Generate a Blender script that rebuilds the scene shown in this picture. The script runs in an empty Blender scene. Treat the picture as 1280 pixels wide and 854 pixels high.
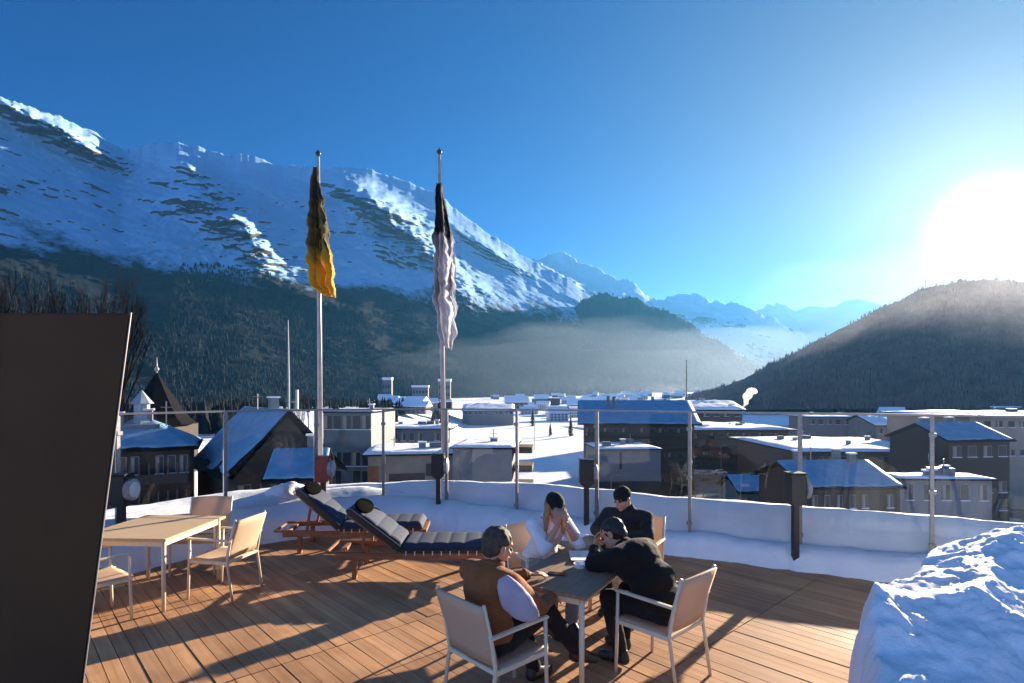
import bpy, bmesh, math, random
import numpy as np
from mathutils import Vector, Matrix, noise, Euler
random.seed(7)
C = bpy.context.scene
COL = C.collection
PI = math.pi
R = math.radians
# ------------------------------------------------------------------ camera numbers (photo is 1280 x 854)
F, CX, HY, CH = 700.0, 640.0, 493.0, 2.2
def at(px, py, Y):
    return Vector(((px-CX)/F*Y, Y, CH-(py-HY)/F*Y))
def on(px, py, z=0.0):
    Y = (CH-z)*F/(py-HY)
    return Vector(((px-CX)/F*Y, Y, z))
SUN_AZ, SUN_EL = math.atan2(600, 700), R(12.6)
SUN = Vector((math.sin(SUN_AZ)*math.cos(SUN_EL), math.cos(SUN_AZ)*math.cos(SUN_EL), math.sin(SUN_EL)))

# ------------------------------------------------------------------ object helpers
def tag(o, label=None, cat=None, group=None, kind=None):
    if label: o['label'] = label
    if cat: o['category'] = cat
    if group: o['group'] = group
    if kind: o['kind'] = kind
    return o
def empty(name, loc=(0, 0, 0), rz=0.0):
    o = bpy.data.objects.new(name, None); COL.objects.link(o)
    o.location = loc; o.rotation_euler = (0, 0, rz); o.empty_display_size = .1
    return o
class MB:
    def __init__(s): s.v = []; s.f = []
    def add(s, vs, fs):
        n = len(s.v); s.v += [tuple(v) for v in vs]; s.f += [tuple(i+n for i in f) for f in fs]; return s
    def box(s, c, size, M=None):
        c = Vector(c); hx, hy, hz = size[0]/2, size[1]/2, size[2]/2
        vs = [Vector((x*hx, y*hy, z*hz)) for x in (-1, 1) for y in (-1, 1) for z in (-1, 1)]
        if M is not None: vs = [M @ v for v in vs]
        return s.add([v+c for v in vs], [(0, 1, 3, 2), (4, 6, 7, 5), (0, 4, 5, 1), (2, 3, 7, 6), (0, 2, 6, 4), (1, 5, 7, 3)])
    def bar(s, a, b, w, h, up=(0, 0, 1)):
        a, b = Vector(a), Vector(b); d = (b-a).normalized(); up = Vector(up)
        x = d.cross(up)
        if x.length < 1e-4: x = d.cross(Vector((0, 1, 0)))
        x.normalize(); z = x.cross(d)
        vs = []
        for p in (a, b):
            for sx, sz in ((-1, -1), (1, -1), (1, 1), (-1, 1)): vs.append(p+x*sx*w/2+z*sz*h/2)
        return s.add(vs, [(0, 1, 2, 3), (7, 6, 5, 4), (0, 4, 5, 1), (1, 5, 6, 2), (2, 6, 7, 3), (3, 7, 4, 0)])
    def tube(s, pts, rs, n=10):
        pts = [Vector(p) for p in pts]
        if not hasattr(rs, '__len__'): rs = [rs]*len(pts)
        vs, fs = [], []; px = None
        for i, p in enumerate(pts):
            d = (pts[min(i+1, len(pts)-1)]-pts[max(i-1, 0)]).normalized()
            x = d.orthogonal().normalized() if px is None else (px-d*px.dot(d)).normalized()
            px = x; y = d.cross(x)
            for k in range(n):
                a = 2*PI*k/n; vs.append(p+x*math.cos(a)*rs[i]+y*math.sin(a)*rs[i])
        for i in range(len(pts)-1):
            for k in range(n): fs.append((i*n+k, i*n+(k+1) % n, (i+1)*n+(k+1) % n, (i+1)*n+k))
        fs.append(tuple(reversed(range(n)))); fs.append(tuple((len(pts)-1)*n+k for k in range(n)))
        return s.add(vs, fs)
    def capsule(s, a, b, r0, r1, n=12):
        a, b = Vector(a), Vector(b); d = b-a; L = max(d.length, 1e-5); d = d/L
        pts, rs = [], []
        for t in (-.97, -.75, -.4): pts.append(a+d*r0*t); rs.append(r0*math.sqrt(1-t*t))
        pts += [a, b]; rs += [r0, r1]
        for t in (.4, .75, .97): pts.append(b+d*r1*t); rs.append(r1*math.sqrt(1-t*t))
        x = d.orthogonal().normalized(); y = d.cross(x); vs, fs = [], []
        for p, r in zip(pts, rs):
            for k in range(n):
                t = 2*PI*k/n; vs.append(p+x*math.cos(t)*r+y*math.sin(t)*r)
        m = len(pts)
        for i in range(m-1):
            for k in range(n): fs.append((i*n+k, i*n+(k+1) % n, (i+1)*n+(k+1) % n, (i+1)*n+k))
        fs.append(tuple(reversed(range(n)))); fs.append(tuple((m-1)*n+k for k in range(n)))
        return s.add(vs, fs)
    def ell(s, c, r, M=None, nu=16, nv=10):
        c = Vector(c); vs, fs = [], []
        for j in range(1, nv):
            th = PI*j/nv
            for i in range(nu):
                ph = 2*PI*i/nu
                vs.append(Vector((r[0]*math.sin(th)*math.cos(ph), r[1]*math.sin(th)*math.sin(ph), r[2]*math.cos(th))))
        vs += [Vector((0, 0, r[2])), Vector((0, 0, -r[2]))]
        top, bot = len(vs)-2, len(vs)-1
        for j in range(nv-2):
            for i in range(nu): fs.append((j*nu+i, (j+1)*nu+i, (j+1)*nu+(i+1) % nu, j*nu+(i+1) % nu))
        for i in range(nu):
            fs.append((top, i, (i+1) % nu)); fs.append((bot, (nv-2)*nu+(i+1) % nu, (nv-2)*nu+i))
        if M is not None: vs = [M @ v for v in vs]
        return s.add([v+c for v in vs], fs)
    def prism(s, poly, z0, z1):
        n = len(poly)
        vs = [(p[0], p[1], z0) for p in poly]+[(p[0], p[1], z1) for p in poly]
        fs = [tuple(reversed(range(n))), tuple(range(n, 2*n))]+[(i, (i+1) % n, n+(i+1) % n, n+i) for i in range(n)]
        return s.add(vs, fs)
    def mesh(s, name):
        me = bpy.data.meshes.new(name); me.from_pydata(s.v, [], s.f); me.update()
        return me
    def build(s, name, mat, parent=None, smooth=False, bevel=0, loc=None, rz=0, fix=True):
        me = s.mesh(name)
        if fix or bevel:
            bm = bmesh.new(); bm.from_mesh(me); bmesh.ops.recalc_face_normals(bm, faces=bm.faces[:])
            if bevel:
                es = [e for e in bm.edges if len(e.link_faces) == 2 and e.calc_face_angle(0) > .6]
                bmesh.ops.bevel(bm, geom=es, offset=bevel, segments=2, affect='EDGES', clamp_overlap=True)
            bm.to_mesh(me); bm.free()
        if smooth: me.shade_smooth()
        return link(name, me, mat, parent, loc, rz)
def link(name, me, mat, parent=None, loc=None, rz=0):
    o = bpy.data.objects.new(name, me); COL.objects.link(o)
    if mat is not None and not me.materials: me.materials.append(mat)
    if parent is not None: o.parent = parent
    if loc is not None: o.location = loc
    if rz: o.rotation_euler = (0, 0, rz)
    return o
def copy_tree(o, parent=None):
    c = o.copy(); COL.objects.link(c); c.parent = parent
    for ch in list(o.children): copy_tree(ch, c)
    return c
def fbm(x, y, z=0.0, o=5, h=.9):
    return noise.fractal(Vector((x, y, z)), h, 2.1, o, noise_basis='PERLIN_ORIGINAL')
def smooth01(t):
    t = max(0.0, min(1.0, t)); return t*t*(3-2*t)
def interp(pts, x):
    if x <= pts[0][0]: return pts[0][1]
    for (a, va), (b, vb) in zip(pts, pts[1:]):
        if x <= b: return va+(vb-va)*(x-a)/(b-a)
    return pts[-1][1]

# ------------------------------------------------------------------ materials
def nodes(name):
    m = bpy.data.materials.new(name); m.use_nodes = True
    nt = m.node_tree; return m, nt, nt.nodes['Principled BSDF']
def N(nt, t, **kw):
    n = nt.nodes.new(t)
    for k, v in kw.items(): setattr(n, k, v)
    return n
def ramp(nt, fac, stops):
    r = N(nt, 'ShaderNodeValToRGB'); el = r.color_ramp.elements
    while len(el) < len(stops): el.new(.5)
    for e, (p, c) in zip(el, stops): e.position = p; e.color = (*c, 1) if len(c) == 3 else c
    nt.links.new(fac, r.inputs[0]); return r.outputs[0]
def noise_tex(nt, scale, detail=6, rough=.6, coord='Object', stretch=None, dist=0):
    tc = N(nt, 'ShaderNodeTexCoord'); src = tc.outputs[coord]
    if stretch:
        mp = N(nt, 'ShaderNodeMapping'); mp.inputs['Scale'].default_value = stretch
        nt.links.new(src, mp.inputs[0]); src = mp.outputs[0]
    n = N(nt, 'ShaderNodeTexNoise'); n.inputs['Scale'].default_value = scale; n.inputs['Detail'].default_value = detail
    n.inputs['Roughness'].default_value = rough; n.inputs['Distortion'].default_value = dist
    nt.links.new(src, n.inputs['Vector']); return n.outputs['Fac']
def bump(nt, b, h, strength=.3, dist=.01):
    n = N(nt, 'ShaderNodeBump'); n.inputs['Strength'].default_value = strength; n.inputs['Distance'].default_value = dist
    nt.links.new(h, n.inputs['Height']); nt.links.new(n.outputs[0], b.inputs['Normal']); return n
def mat(name, c1, c2=None, scale=8, rough=.6, metal=0, bs=.2, bd=.004, bscale=None, stretch=None, spec=.5, coord='Object', lo=.35, hi=.65):
    m, nt, b = nodes(name)
    c2 = c2 or tuple(x*.8 for x in c1)
    n = noise_tex(nt, scale, coord=coord, stretch=stretch)
    nt.links.new(ramp(nt, n, [(lo, c2), (hi, c1)]), b.inputs['Base Color'])
    b.inputs['Roughness'].default_value = rough; b.inputs['Metallic'].default_value = metal
    b.inputs['Specular IOR Level'].default_value = spec
    if bs: bump(nt, b, noise_tex(nt, bscale or scale*4, coord=coord, stretch=stretch), bs, bd)
    return m
def snow_mat(name, scale, bd, c=(.86, .88, .92), fine=12):
    m, nt, b = nodes(name)
    n = noise_tex(nt, scale, 8, .65)
    nt.links.new(ramp(nt, n, [(.3, tuple(x*.9 for x in c)), (.7, c)]), b.inputs['Base Color'])
    b.inputs['Roughness'].default_value = .75; b.inputs['Specular IOR Level'].default_value = .25
    n2 = noise_tex(nt, scale*fine, 6, .7)
    ad = N(nt, 'ShaderNodeMath', operation='MULTIPLY_ADD'); ad.inputs[1].default_value = 4.0
    nt.links.new(n, ad.inputs[0]); nt.links.new(n2, ad.inputs[2])
    bump(nt, b, ad.outputs[0], .55, bd)
    return m
M = {}
M['snow'] = snow_mat('terrace snow', 2.2, .016, fine=34)
M['roof_snow'] = snow_mat('roof snow', .25, .25)
M['metal'] = mat('brushed steel', (.30, .285, .27), (.22, .21, .20), 30, .45, .5, .05)
M['pole'] = mat('white painted pole', (.46, .40, .36), (.36, .31, .28), 6, .4, .1, .05)
M['black'] = mat('black housing', (.022, .022, .025), (.014, .014, .016), 20, .45, 0, .1)
M['lens'] = mat('pale lens rim', (.40, .37, .35), (.3, .28, .27), 20, .3)
M['red'] = mat('red housing', (.4, .06, .04), (.25, .03, .03), 9, .45)
M['cream'] = mat('cream powder coat', (.80, .67, .48), (.72, .6, .42), 14, .42, 0, .06)
M['teak'] = mat('reddish teak', (.36, .15, .06), (.20, .075, .03), 3, .55, 0, .25, .003, 14, (1.5, 14, 14))
M['trim'] = mat('white piping', (.75, .77, .8))
M['navy'] = mat('navy lounger cloth', (.035, .06, .13), (.02, .038, .09), 18, .8, 0, .3, .004, 60)
M['navytop'] = mat('slate blue cloth', (.022, .036, .075), (.015, .026, .055), 12, .85, 0, .3, .004, 60)
M['panel'] = mat('dark bronze panel', (.050, .031, .015), (.036, .023, .012), 1.4, .75, 0, .08, .003, 9, spec=.15)
M['ash'] = mat('clear pressed glass', (.8, .82, .84), (.7, .72, .75), 10, .12)
M['paper'] = mat('menu paper', (.8, .77, .74), (.68, .64, .62), 5, .6)
M['skin'] = mat('skin', (.52, .28, .18), (.42, .21, .13), 9, .5, 0, .08, .001, 80)
M['eye'] = mat('eye', (.03, .02, .02)); M['lip'] = mat('lip', (.36, .12, .10))
def weave(name, c1, c2, s=260, trans=0):
    m, nt, b = nodes(name)
    tc = N(nt, 'ShaderNodeTexCoord')
    ch = N(nt, 'ShaderNodeTexChecker'); ch.inputs['Scale'].default_value = s
    nt.links.new(tc.outputs['Object'], ch.inputs[0])
    n = noise_tex(nt, 6)
    mx = N(nt, 'ShaderNodeMix', data_type='RGBA'); nt.links.new(n, mx.inputs[0])
    mx.inputs[6].default_value = (*c1, 1); mx.inputs[7].default_value = (*c2, 1)
    nt.links.new(mx.outputs[2], b.inputs['Base Color']); b.inputs['Roughness'].default_value = .7
    bump(nt, b, ch.outputs[1], .25, .001)
    if trans:
        tr = N(nt, 'ShaderNodeBsdfTranslucent'); tr.inputs[0].default_value = (*c1, 1)
        ms = N(nt, 'ShaderNodeMixShader'); ms.inputs[0].default_value = trans
        nt.links.new(b.outputs[0], ms.inputs[1]); nt.links.new(tr.outputs[0], ms.inputs[2])
        nt.links.new(ms.outputs[0], nt.nodes['Material Output'].inputs[0])
    return m
M['sling'] = weave('woven sling cloth', (.74, .55, .38), (.66, .48, .33), 260, .30)
M['table'] = mat('light oak laminate', (.60, .42, .25), (.50, .34, .19), 2.5, .62, 0, .1, .001, 22, (1, 14, 1), spec=.3)
M['shaded_table'] = mat('oak laminate darkened for shade', (.30, .20, .125), (.22, .15, .095), 2.5, .6, 0, .1, .001, 22, (1, 14, 1), spec=.3)  # darker copy of the table oak, shade of the sitters put into the colour
def cloth(name, c1, c2=None, rough=.9, scale=7):
    m, nt, b = nodes(name); c2 = c2 or tuple(x*.75 for x in c1)
    nt.links.new(ramp(nt, noise_tex(nt, scale), [(.35, c2), (.65, c1)]), b.inputs['Base Color'])
    b.inputs['Roughness'].default_value = rough; b.inputs['Specular IOR Level'].default_value = .25
    b.inputs['Sheen Weight'].default_value = .04
    a = noise_tex(nt, 13, 3, .5, stretch=(1, 1, 2.2), dist=.6); c = noise_tex(nt, 220, 2, .5)
    ad = N(nt, 'ShaderNodeMath', operation='MULTIPLY_ADD'); ad.inputs[1].default_value = 6
    nt.links.new(a, ad.inputs[0]); nt.links.new(c, ad.inputs[2]); bump(nt, b, ad.outputs[0], .5, .004)
    return m
M['brown_jacket'] = cloth('brown wool', (.27, .10, .035)); M['black_jacket'] = cloth('black wool', (.013, .009, .008), (.009, .007, .006))
M['dark_jacket'] = cloth('charcoal fleece', (.022, .023, .027)); M['white_jacket'] = cloth('white cotton', (.78, .78, .8), (.7, .7, .73))
M['dark_trousers'] = cloth('dark trousers', (.020, .016, .015)); M['grey_trousers'] = cloth('grey flannel', (.30, .29, .30))
M['shoe'] = mat('black leather', (.02, .017, .016), None, 12, .4)
M['lav'] = cloth('lavender fleece', (.42, .38, .46), (.36, .33, .40))
M['dark_hair'] = mat('dark hair', (.018, .012, .010), (.010, .008, .007), 30, .5, 0, .8, .006, 60, (5, 5, 1))
M['grey_hair'] = mat('cropped grey hair', (.085, .07, .055), (.04, .034, .028), 24, .7, 0, .6, .003, 120, spec=.2)
M['blond_hair'] = mat('light brown hair', (.42, .24, .11), (.26, .14, .06), 20, .5, 0, .8, .006, 50, (6, 6, 1))
M['black_cloth'] = mat('black canvas', (.0022, .0022, .0026), (.0016, .0016, .002), 20, .95, 0, .2, .003, 90, spec=.02)
M['wool_cap'] = cloth('black knit', (.014, .013, .013))
# glass of the rail: mostly clear, mirror by angle
def glass():
    m, nt, b = nodes('clear rail glass'); nt.nodes.remove(b)
    t = N(nt, 'ShaderNodeBsdfTransparent'); t.inputs[0].default_value = (.955, .97, .975, 1)
    g = N(nt, 'ShaderNodeBsdfGlossy'); g.inputs['Roughness'].default_value = .02; g.inputs[0].default_value = (.9, .95, 1, 1)
    df = N(nt, 'ShaderNodeBsdfDiffuse'); df.inputs[0].default_value = (.6, .62, .65, 1)
    fr = N(nt, 'ShaderNodeFresnel'); fr.inputs[0].default_value = 1.22
    ms = N(nt, 'ShaderNodeMixShader'); nt.links.new(fr.outputs[0], ms.inputs[0])
    nt.links.new(t.outputs[0], ms.inputs[1]); nt.links.new(g.outputs[0], ms.inputs[2])
    m2 = ms
    nt.links.new(m2.outputs[0], nt.nodes['Material Output'].inputs[0]); return m
M['glass'] = glass()
def deck_mat():
    m, nt, b = nodes('larch deck boards')
    at_ = N(nt, 'ShaderNodeAttribute'); at_.attribute_name = 'tone'
    tc = N(nt, 'ShaderNodeTexCoord')
    rot = N(nt, 'ShaderNodeMapping'); rot.vector_type = 'TEXTURE'; rot.inputs['Rotation'].default_value = (0, 0, math.atan2(-.73, .68)); rot.inputs['Scale'].default_value = (8, .35, 1)
    nt.links.new(tc.outputs['Object'], rot.inputs[0])
    n = N(nt, 'ShaderNodeTexNoise'); n.inputs['Scale'].default_value = 7; n.inputs['Detail'].default_value = 8; n.inputs['Roughness'].default_value = .7
    nt.links.new(rot.outputs[0], n.inputs['Vector'])
    c = ramp(nt, n.outputs[0], [(.3, (.47, .235, .11)), (.7, (.68, .40, .22))])
    c2 = ramp(nt, at_.outputs['Fac'], [(0, (.72, .72, .74)), (1, (1.0, .98, .95))])
    mx = N(nt, 'ShaderNodeMix', data_type='RGBA', blend_type='MULTIPLY'); mx.inputs[0].default_value = 1
    nt.links.new(c, mx.inputs[6]); nt.links.new(c2, mx.inputs[7])
    # melt-water stains, shaped by their own noise
    w = noise_tex(nt, .9, 5, .6); wr = ramp(nt, w, [(.42, (1, 1, 1)), (.62, (.72, .70, .70))])
    m3 = N(nt, 'ShaderNodeMix', data_type='RGBA', blend_type='MULTIPLY'); m3.inputs[0].default_value = 1
    nt.links.new(mx.outputs[2], m3.inputs[6]); nt.links.new(wr, m3.inputs[7])
    nt.links.new(m3.outputs[2], b.inputs['Base Color'])
    rr = N(nt, 'ShaderNodeMapRange'); rr.inputs[1].default_value = .4; rr.inputs[2].default_value = .65; rr.inputs[3].default_value = .8; rr.inputs[4].default_value = .6
    nt.links.new(w, rr.inputs[0]); nt.links.new(rr.outputs[0], b.inputs['Roughness'])
    b.inputs['Specular IOR Level'].default_value = .14
    bump(nt, b, n.outputs[0], .35, .004); return m
M['deck'] = deck_mat()
M['concrete'] = mat('concrete', (.3, .29, .28), (.22, .21, .2), 1.2, .8)
# ------------------------------------------------------------------ terrace
def crom(pts, n=8):
    P = [Vector((*p, 0)) for p in pts]; out = []
    for i in range(len(P)-1):
        a, b, c, d = P[max(i-1, 0)], P[i], P[i+1], P[min(i+2, len(P)-1)]
        for k in range(n):
            t = k/n
            out.append(.5*((2*b)+(c-a)*t+(2*a-5*b+4*c-d)*t*t+(-a+3*b-3*c+d)*t**3))
    out.append(P[-1]); return out
RAILP = [(-5.8, -2), (-5.75, 3), (-5.5, 5.4), (-5.07, 7.2), (-4.27, 8.35), (-3.2, 9.15), (-2.2, 9.55), (-1.13, 9.65), (.08, 9.35), (1.33, 8.75), (2.57, 8.05), (3.8, 7.40), (5.17, 6.85), (6.4, 6.1), (7.6, 4.9), (8.3, 3), (8.5, -2)]
PATH = crom(RAILP, 8)
def normals(path):
    out = []
    for i in range(len(path)):
        d = (path[min(i+1, len(path)-1)]-path[max(i-1, 0)]).normalized(); out.append(Vector((-d.y, d.x, 0)))
    return out
NRM = normals(PATH)            # outward (left of travel = away from the terrace)
def sweep(name, prof, matx, hvar=.05, seed=0.0, alt=None, altf=None, scale=lambda i, p: (1.0, 1.0), step=2, sub=True):
    path = crom([(p.x, p.y) for p in PATH], 4); nr = normals(path)
    vs, fs = [], []; m = len(prof)
    for i, p in enumerate(path):
        s, so = scale(i, p)
        for j, (o, z) in enumerate(prof):
            if alt:
                k_ = altf(p); o = o*so if o < 0 else o; o, z = o*(1-k_)+alt[j][0]*k_, z*s*(1-k_)+alt[j][1]*k_
            q = p+nr[i]*o
            a = fbm(q.x*.7+seed, q.y*.7, z*1.2, 3)*hvar; bq = fbm(q.x*4+seed, q.y*4, z*4, 4)*hvar*.25
            edge = 0 if j in (0, m-1) else 1
            vs.append((q.x+nr[i].x*(a*.6+bq)*edge, q.y+nr[i].y*(a*.6+bq)*edge, z*(1 if alt else s)+(a+bq)*edge*(1 if z > .03 else .2)))
    n = len(path)
    for i in range(n-1):
        for j in range(m-1): fs.append((i*m+j, (i+1)*m+j, (i+1)*m+j+1, i*m+j+1))
    fs.append(tuple(range(m))); fs.append(tuple(reversed([(n-1)*m+j for j in range(m)])))
    mb = MB().add(vs, fs); return mb.build(name, matx, smooth=True)
def refine(prof, k=3):
    out = []
    for (a, b) in zip(prof, prof[1:]):
        for t in range(k): out.append((a[0]+(b[0]-a[0])*t/k, a[1]+(b[1]-a[1])*t/k))
    return out+[prof[-1]]
o = sweep('snow_bank', refine([(.10, -.02), (.11, .22), (.17, .40), (.28, .55), (.42, .635), (.6, .62), (.8, .46), (.9, .2), (.92, -.3)]), M['snow'], .035, 3.1)
tag(o, 'long rounded snow bank lying on the parapet outside the glass railing', 'snow bank')
def drift_h(i, p):
    return interp([(-6, .3), (-4.4, .55), (-3, .7), (-1.8, 1.25), (-.2, 1.2), (1.2, .8), (4.5, .75), (6, 1.0)], p.x)*(1+.25*fbm(p.x*1.3, p.y*1.3, 9)), interp([(-6, .7), (-3.2, .8), (-1.8, 1.7), (-.3, 1.9), (.9, 1.2), (3, 1.0), (6, 1.2)], p.x)*(1+.3*fbm(p.x*1.1, p.y*1.1, 4))
o = sweep('snow_drift', refine([(.11, -.02), (.10, .2), (.04, .27), (-.10, .29), (-.24, .275), (-.33, .23), (-.42, .12), (-.50, .03), (-.56, -.04)]), M['snow'], .03, 7.7, refine([(.30, .45), (.24, .60), (.12, .56), (-.05, .48), (-.22, .40), (-.36, .32), (-.44, .18), (-.50, .04), (-.56, -.04)]), lambda p: 1-smooth01((p.x+2.6)/1.8), scale=drift_h)
tag(o, 'low shaded snow drift along the inner foot of the glass railing', 'snow drift')
# boards
DU, DN = Vector((.68, -.733, 0)).normalized(), Vector((.733, .68, 0)).normalized()
POLY = [(p+n*.05) for p, n in zip(PATH, NRM)]
def clip(off):
    us = []
    L = len(POLY)
    for i in range(L):
        a, b = POLY[i], POLY[(i+1) % L]
        da, db = a.dot(DN)-off, b.dot(DN)-off
        if da*db < 0:
            q = a+(b-a)*(da/(da-db)); us.append(q.dot(DU))
    us.sort(); return us
mb = MB(); tones = []
W, GAP = .119, .007
JO = [-9.02, -6.82, -4.62, -3.94, -2.42, -.22, 1.98, 4.18, 6.4, 8.6]
for k in range(-70, 105):
    off = k*W
    us = clip(off)
    if len(us) < 2: continue
    u0, u1 = us[0], us[-1]
    cuts = [u0]+[j for j in JO if u0+.1 < j < u1-.1]+[u1]
    for a, b in zip(cuts, cuts[1:]):
        zt = random.uniform(-.002, .002); n0 = len(mb.v)
        c = DU*((a+b)/2)+DN*off
        mb.bar(DU*(a+GAP*.7)+DN*off+Vector((0, 0, -.014+zt)), DU*(b-GAP*.7)+DN*off+Vector((0, 0, -.014+zt+random.uniform(-.0015, .0015))), W-GAP, .028)
        tones += [random.random()]*(len(mb.v)-n0)
dk = mb.build('wooden_deck', M['deck'])
at_ = dk.data.attributes.new('tone', 'FLOAT', 'POINT'); at_.data.foreach_set('value', tones)
tag(dk, kind='structure')
poly2 = [(p.x, p.y) for p in [(q+n*.85) for q, n in zip(PATH, NRM)]]
o = MB().prism(poly2, -21.9, -.06).build('terrace_building_ground', M['concrete']); o.name = 'terrace_slab'; tag(o, kind='structure')

# railing
rail = empty('glass_railing', (0, 0, 0)); tag(rail, 'curved glass windbreak railing with slim steel posts around the terrace', 'railing')
PX = [147, 282, 395, 479, 558, 646, 746, 862, 1000, 1165, 1310]
def path_at_px(px):
    best = None
    for a, b in zip(PATH, PATH[1:]):
        if a.y < 1 or b.y < 1: continue
        fa, fb = CX+a.x/a.y*F-px, CX+b.x/b.y*F-px
        if fa*fb <= 0 and fa != fb: best = a+(b-a)*(fa/(fa-fb))
    return best
RP = [Vector((-5.78, 1.5, 0)), Vector((-5.7, 3.6, 0))]+[path_at_px(x) for x in PX]+[Vector((7.6, 4.9, 0)), Vector((8.25, 3.2, 0))]
RH = 1.95
for i, p in enumerate(RP):
    d = (RP[min(i+1, len(RP)-1)]-RP[max(i-1, 0)]).normalized(); rz = math.atan2(d.y, d.x)
    m3 = Matrix.Rotation(rz, 3, 'Z')
    w = .055 if i % 2 == 0 else .045
    mb = MB().box(p+Vector((0, 0, RH/2-.01)), (w, .035, RH+.02), m3); mb.box(p+Vector((0, 0, .012)), (.14, .1, .024), m3)
    ps = mb.build('post', M['metal'], rail, bevel=.004)
    for z in (.35, 1.0, 1.7): MB().box(p+m3 @ Vector((0, -.03, 0))+Vector((0, 0, z)), (.075, .03, .05), m3).build('clamp', M['metal'], ps, bevel=.003)
for a, b in zip(RP, RP[1:]):
    d = (b-a).normalized(); n = Vector((-d.y, d.x, 0))
    MB().bar(a+d*.035+Vector((0, 0, 1.02)), b-d*.035+Vector((0, 0, 1.02)), .012, 1.78).build('glass_panel', M['glass'], rail)
    MB().bar(a+Vector((0, 0, RH-.005))-n*.001, b+Vector((0, 0, RH-.005))-n*.001, .034, .03).build('top_rail', M['metal'], rail, bevel=.004)

# lamp posts inside the railing
def lamp(px, Y, label, red=False):
    x = (px-CX)/F*Y
    inward = math.atan2(-Y, -x)
    r = empty('terrace_lamp', (x, Y, 0), 0); tag(r, label, 'lamp', 'lamps on posts along the railing')
    MB().bar((0, 0, 0), (0, 0, .84), .075, .075).box((0, 0, .012), (.16, .16, .024)).build('post', M['black'], r, bevel=.006)
    mb = MB(); mb.box((0, 0, 1.01), (.21, .2, .36)); mb.box((0, 0, 1.20), (.23, .22, .025)); mb.box((0, -.0, .82), (.14, .14, .05))
    h = mb.build('housing', M['red'] if red else M['black'], r, bevel=.02)
    mb = MB(); mb.tube([(.10, 0, 1.01), (.15, 0, 1.01), (.165, 0, 1.01)], [.135, .135, .11], 24)
    mb.build('lamp_head', M['lens'], r, smooth=False)
    MB().tube([(.166, 0, 1.01), (.172, 0, 1.01)], [.10, .09], 20).build('lens', M['ash'], r)
    return r
lamp(152, 7.0, 'black lamp on a post at the left end of the railing, beside the dark panel')
lamp(404, 8.95, 'red lamp on a black post by the yellow flag pole', True)
lamp(548, 9.35, 'black lamp on a post at the foot of the white flag pole')
lamp(733, 8.55, 'black lamp on a post behind the woman in white')
lamp(994, 7.1, 'black lamp on a post in the snow drift at the right')

# dark leaning panel
c0, c1 = at(163, 391, 2.6), at(101, 870, 2.6)
dz = c0.z-(-.0); slope = (c0.x-c1.x)/(c0.z-c1.z)
xb = c0.x-slope*c0.z
vs = []
for y0 in (2.6, 2.618):
    vs += [(xb, y0, 0), (c0.x, y0, c0.z), (-3.6, y0+.1, c0.z+.012), (-3.6, y0+.1, 0)]
mb = MB().add(vs, [(0, 1, 2, 3), (7, 6, 5, 4), (0, 4, 5, 1), (1, 5, 6, 2), (2, 6, 7, 3), (3, 7, 4, 0)])
pn = mb.build('dark_screen_panel', M['panel'], bevel=.008)
tag(pn, 'tall dark brown screen panel with a slanted edge in the left foreground', 'screen panel')
ed = MB().bar(Vector((xb+.006, 2.597, 0)), Vector((c0.x+.006, 2.597, c0.z)), .004, .004).build('edge_trim', M['metal'], pn)

# snow pile in the right foreground
def pile():
    vs, fs = [], []; nu, nv = 330, 270
    def h(x, y):
        wob = .05*fbm(x*1.6, y*1.9, 2.2)
        xb = .592*y if y < 3.35 else 1.983+(y-3.35)*1.15
        e = smooth01((x-xb+wob)/.20)
        bk = smooth01((5.0+.25*fbm(x*1.5, 4.4)-y)/.7)
        yc = 3.3+.85*max(0, x-2.75)
        top = 1.06-.42*max(0, yc-y)-.14*max(0, y-yc)+.16*smooth01((x-3.0)/1.3)
        top = max(top, .25)+.09*fbm(x*1.3, y*1.3, 5)
        fl = .35 if y > yc else 1.0
        top += fl*(.03*fbm(x*4, y*4, 1)+.010*fbm(x*10, y*10, 3, 4))+.005*fbm(x*32, y*32, 6, 3)
        cl_ = noise.cell(Vector((x*9+.5*fbm(x*6, y*6), y*9, 1))); top += .012*(cl_-.5)*smooth01((y-yc+.5)/.4)
        knob = .10*math.exp(-((y-3.25)/.30)**2-((x-2.06)/.20)**2)
        return (top+knob)*e**.32*bk**.7-.04
    for j in range(nv):
        for i in range(nu):
            x = .7+5.6*(i/(nu-1)); y = 1.2+4.6*j/(nv-1)
            z = h(x, y)
            vs.append((x+.05*fbm(x*3, y*3, 8), y+.05*fbm(x*3, y*3, 12), z))
    for j in range(nv-1):
        for i in range(nu-1): fs.append((j*nu+i, j*nu+i+1, (j+1)*nu+i+1, (j+1)*nu+i))
    o = MB().add(vs, fs).build('snow_pile', M['snow'], smooth=True, fix=False)
    tag(o, 'big lumpy snow pile heaped on the deck in the right foreground', 'snow pile')
pile()
def clump(p, r, label):
    mb = MB().ell((0, 0, 0), (r*1.5, r, r*.75), None, 28, 18)
    mb.v = [tuple(Vector(v)*(1+.35*fbm(v[0]*3/r*.3+5, v[1]*3/r*.3, v[2]*3/r*.3, 4))) for v in mb.v]
    o = mb.build('snow_clump', M['snow'], smooth=True, loc=p); tag(o, label, 'snow clump')
clump(Vector(((350-CX)/F*8.9, 9.15, .60)), .2, 'small pointed snow clump on the bank behind the far lounger')

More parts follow.
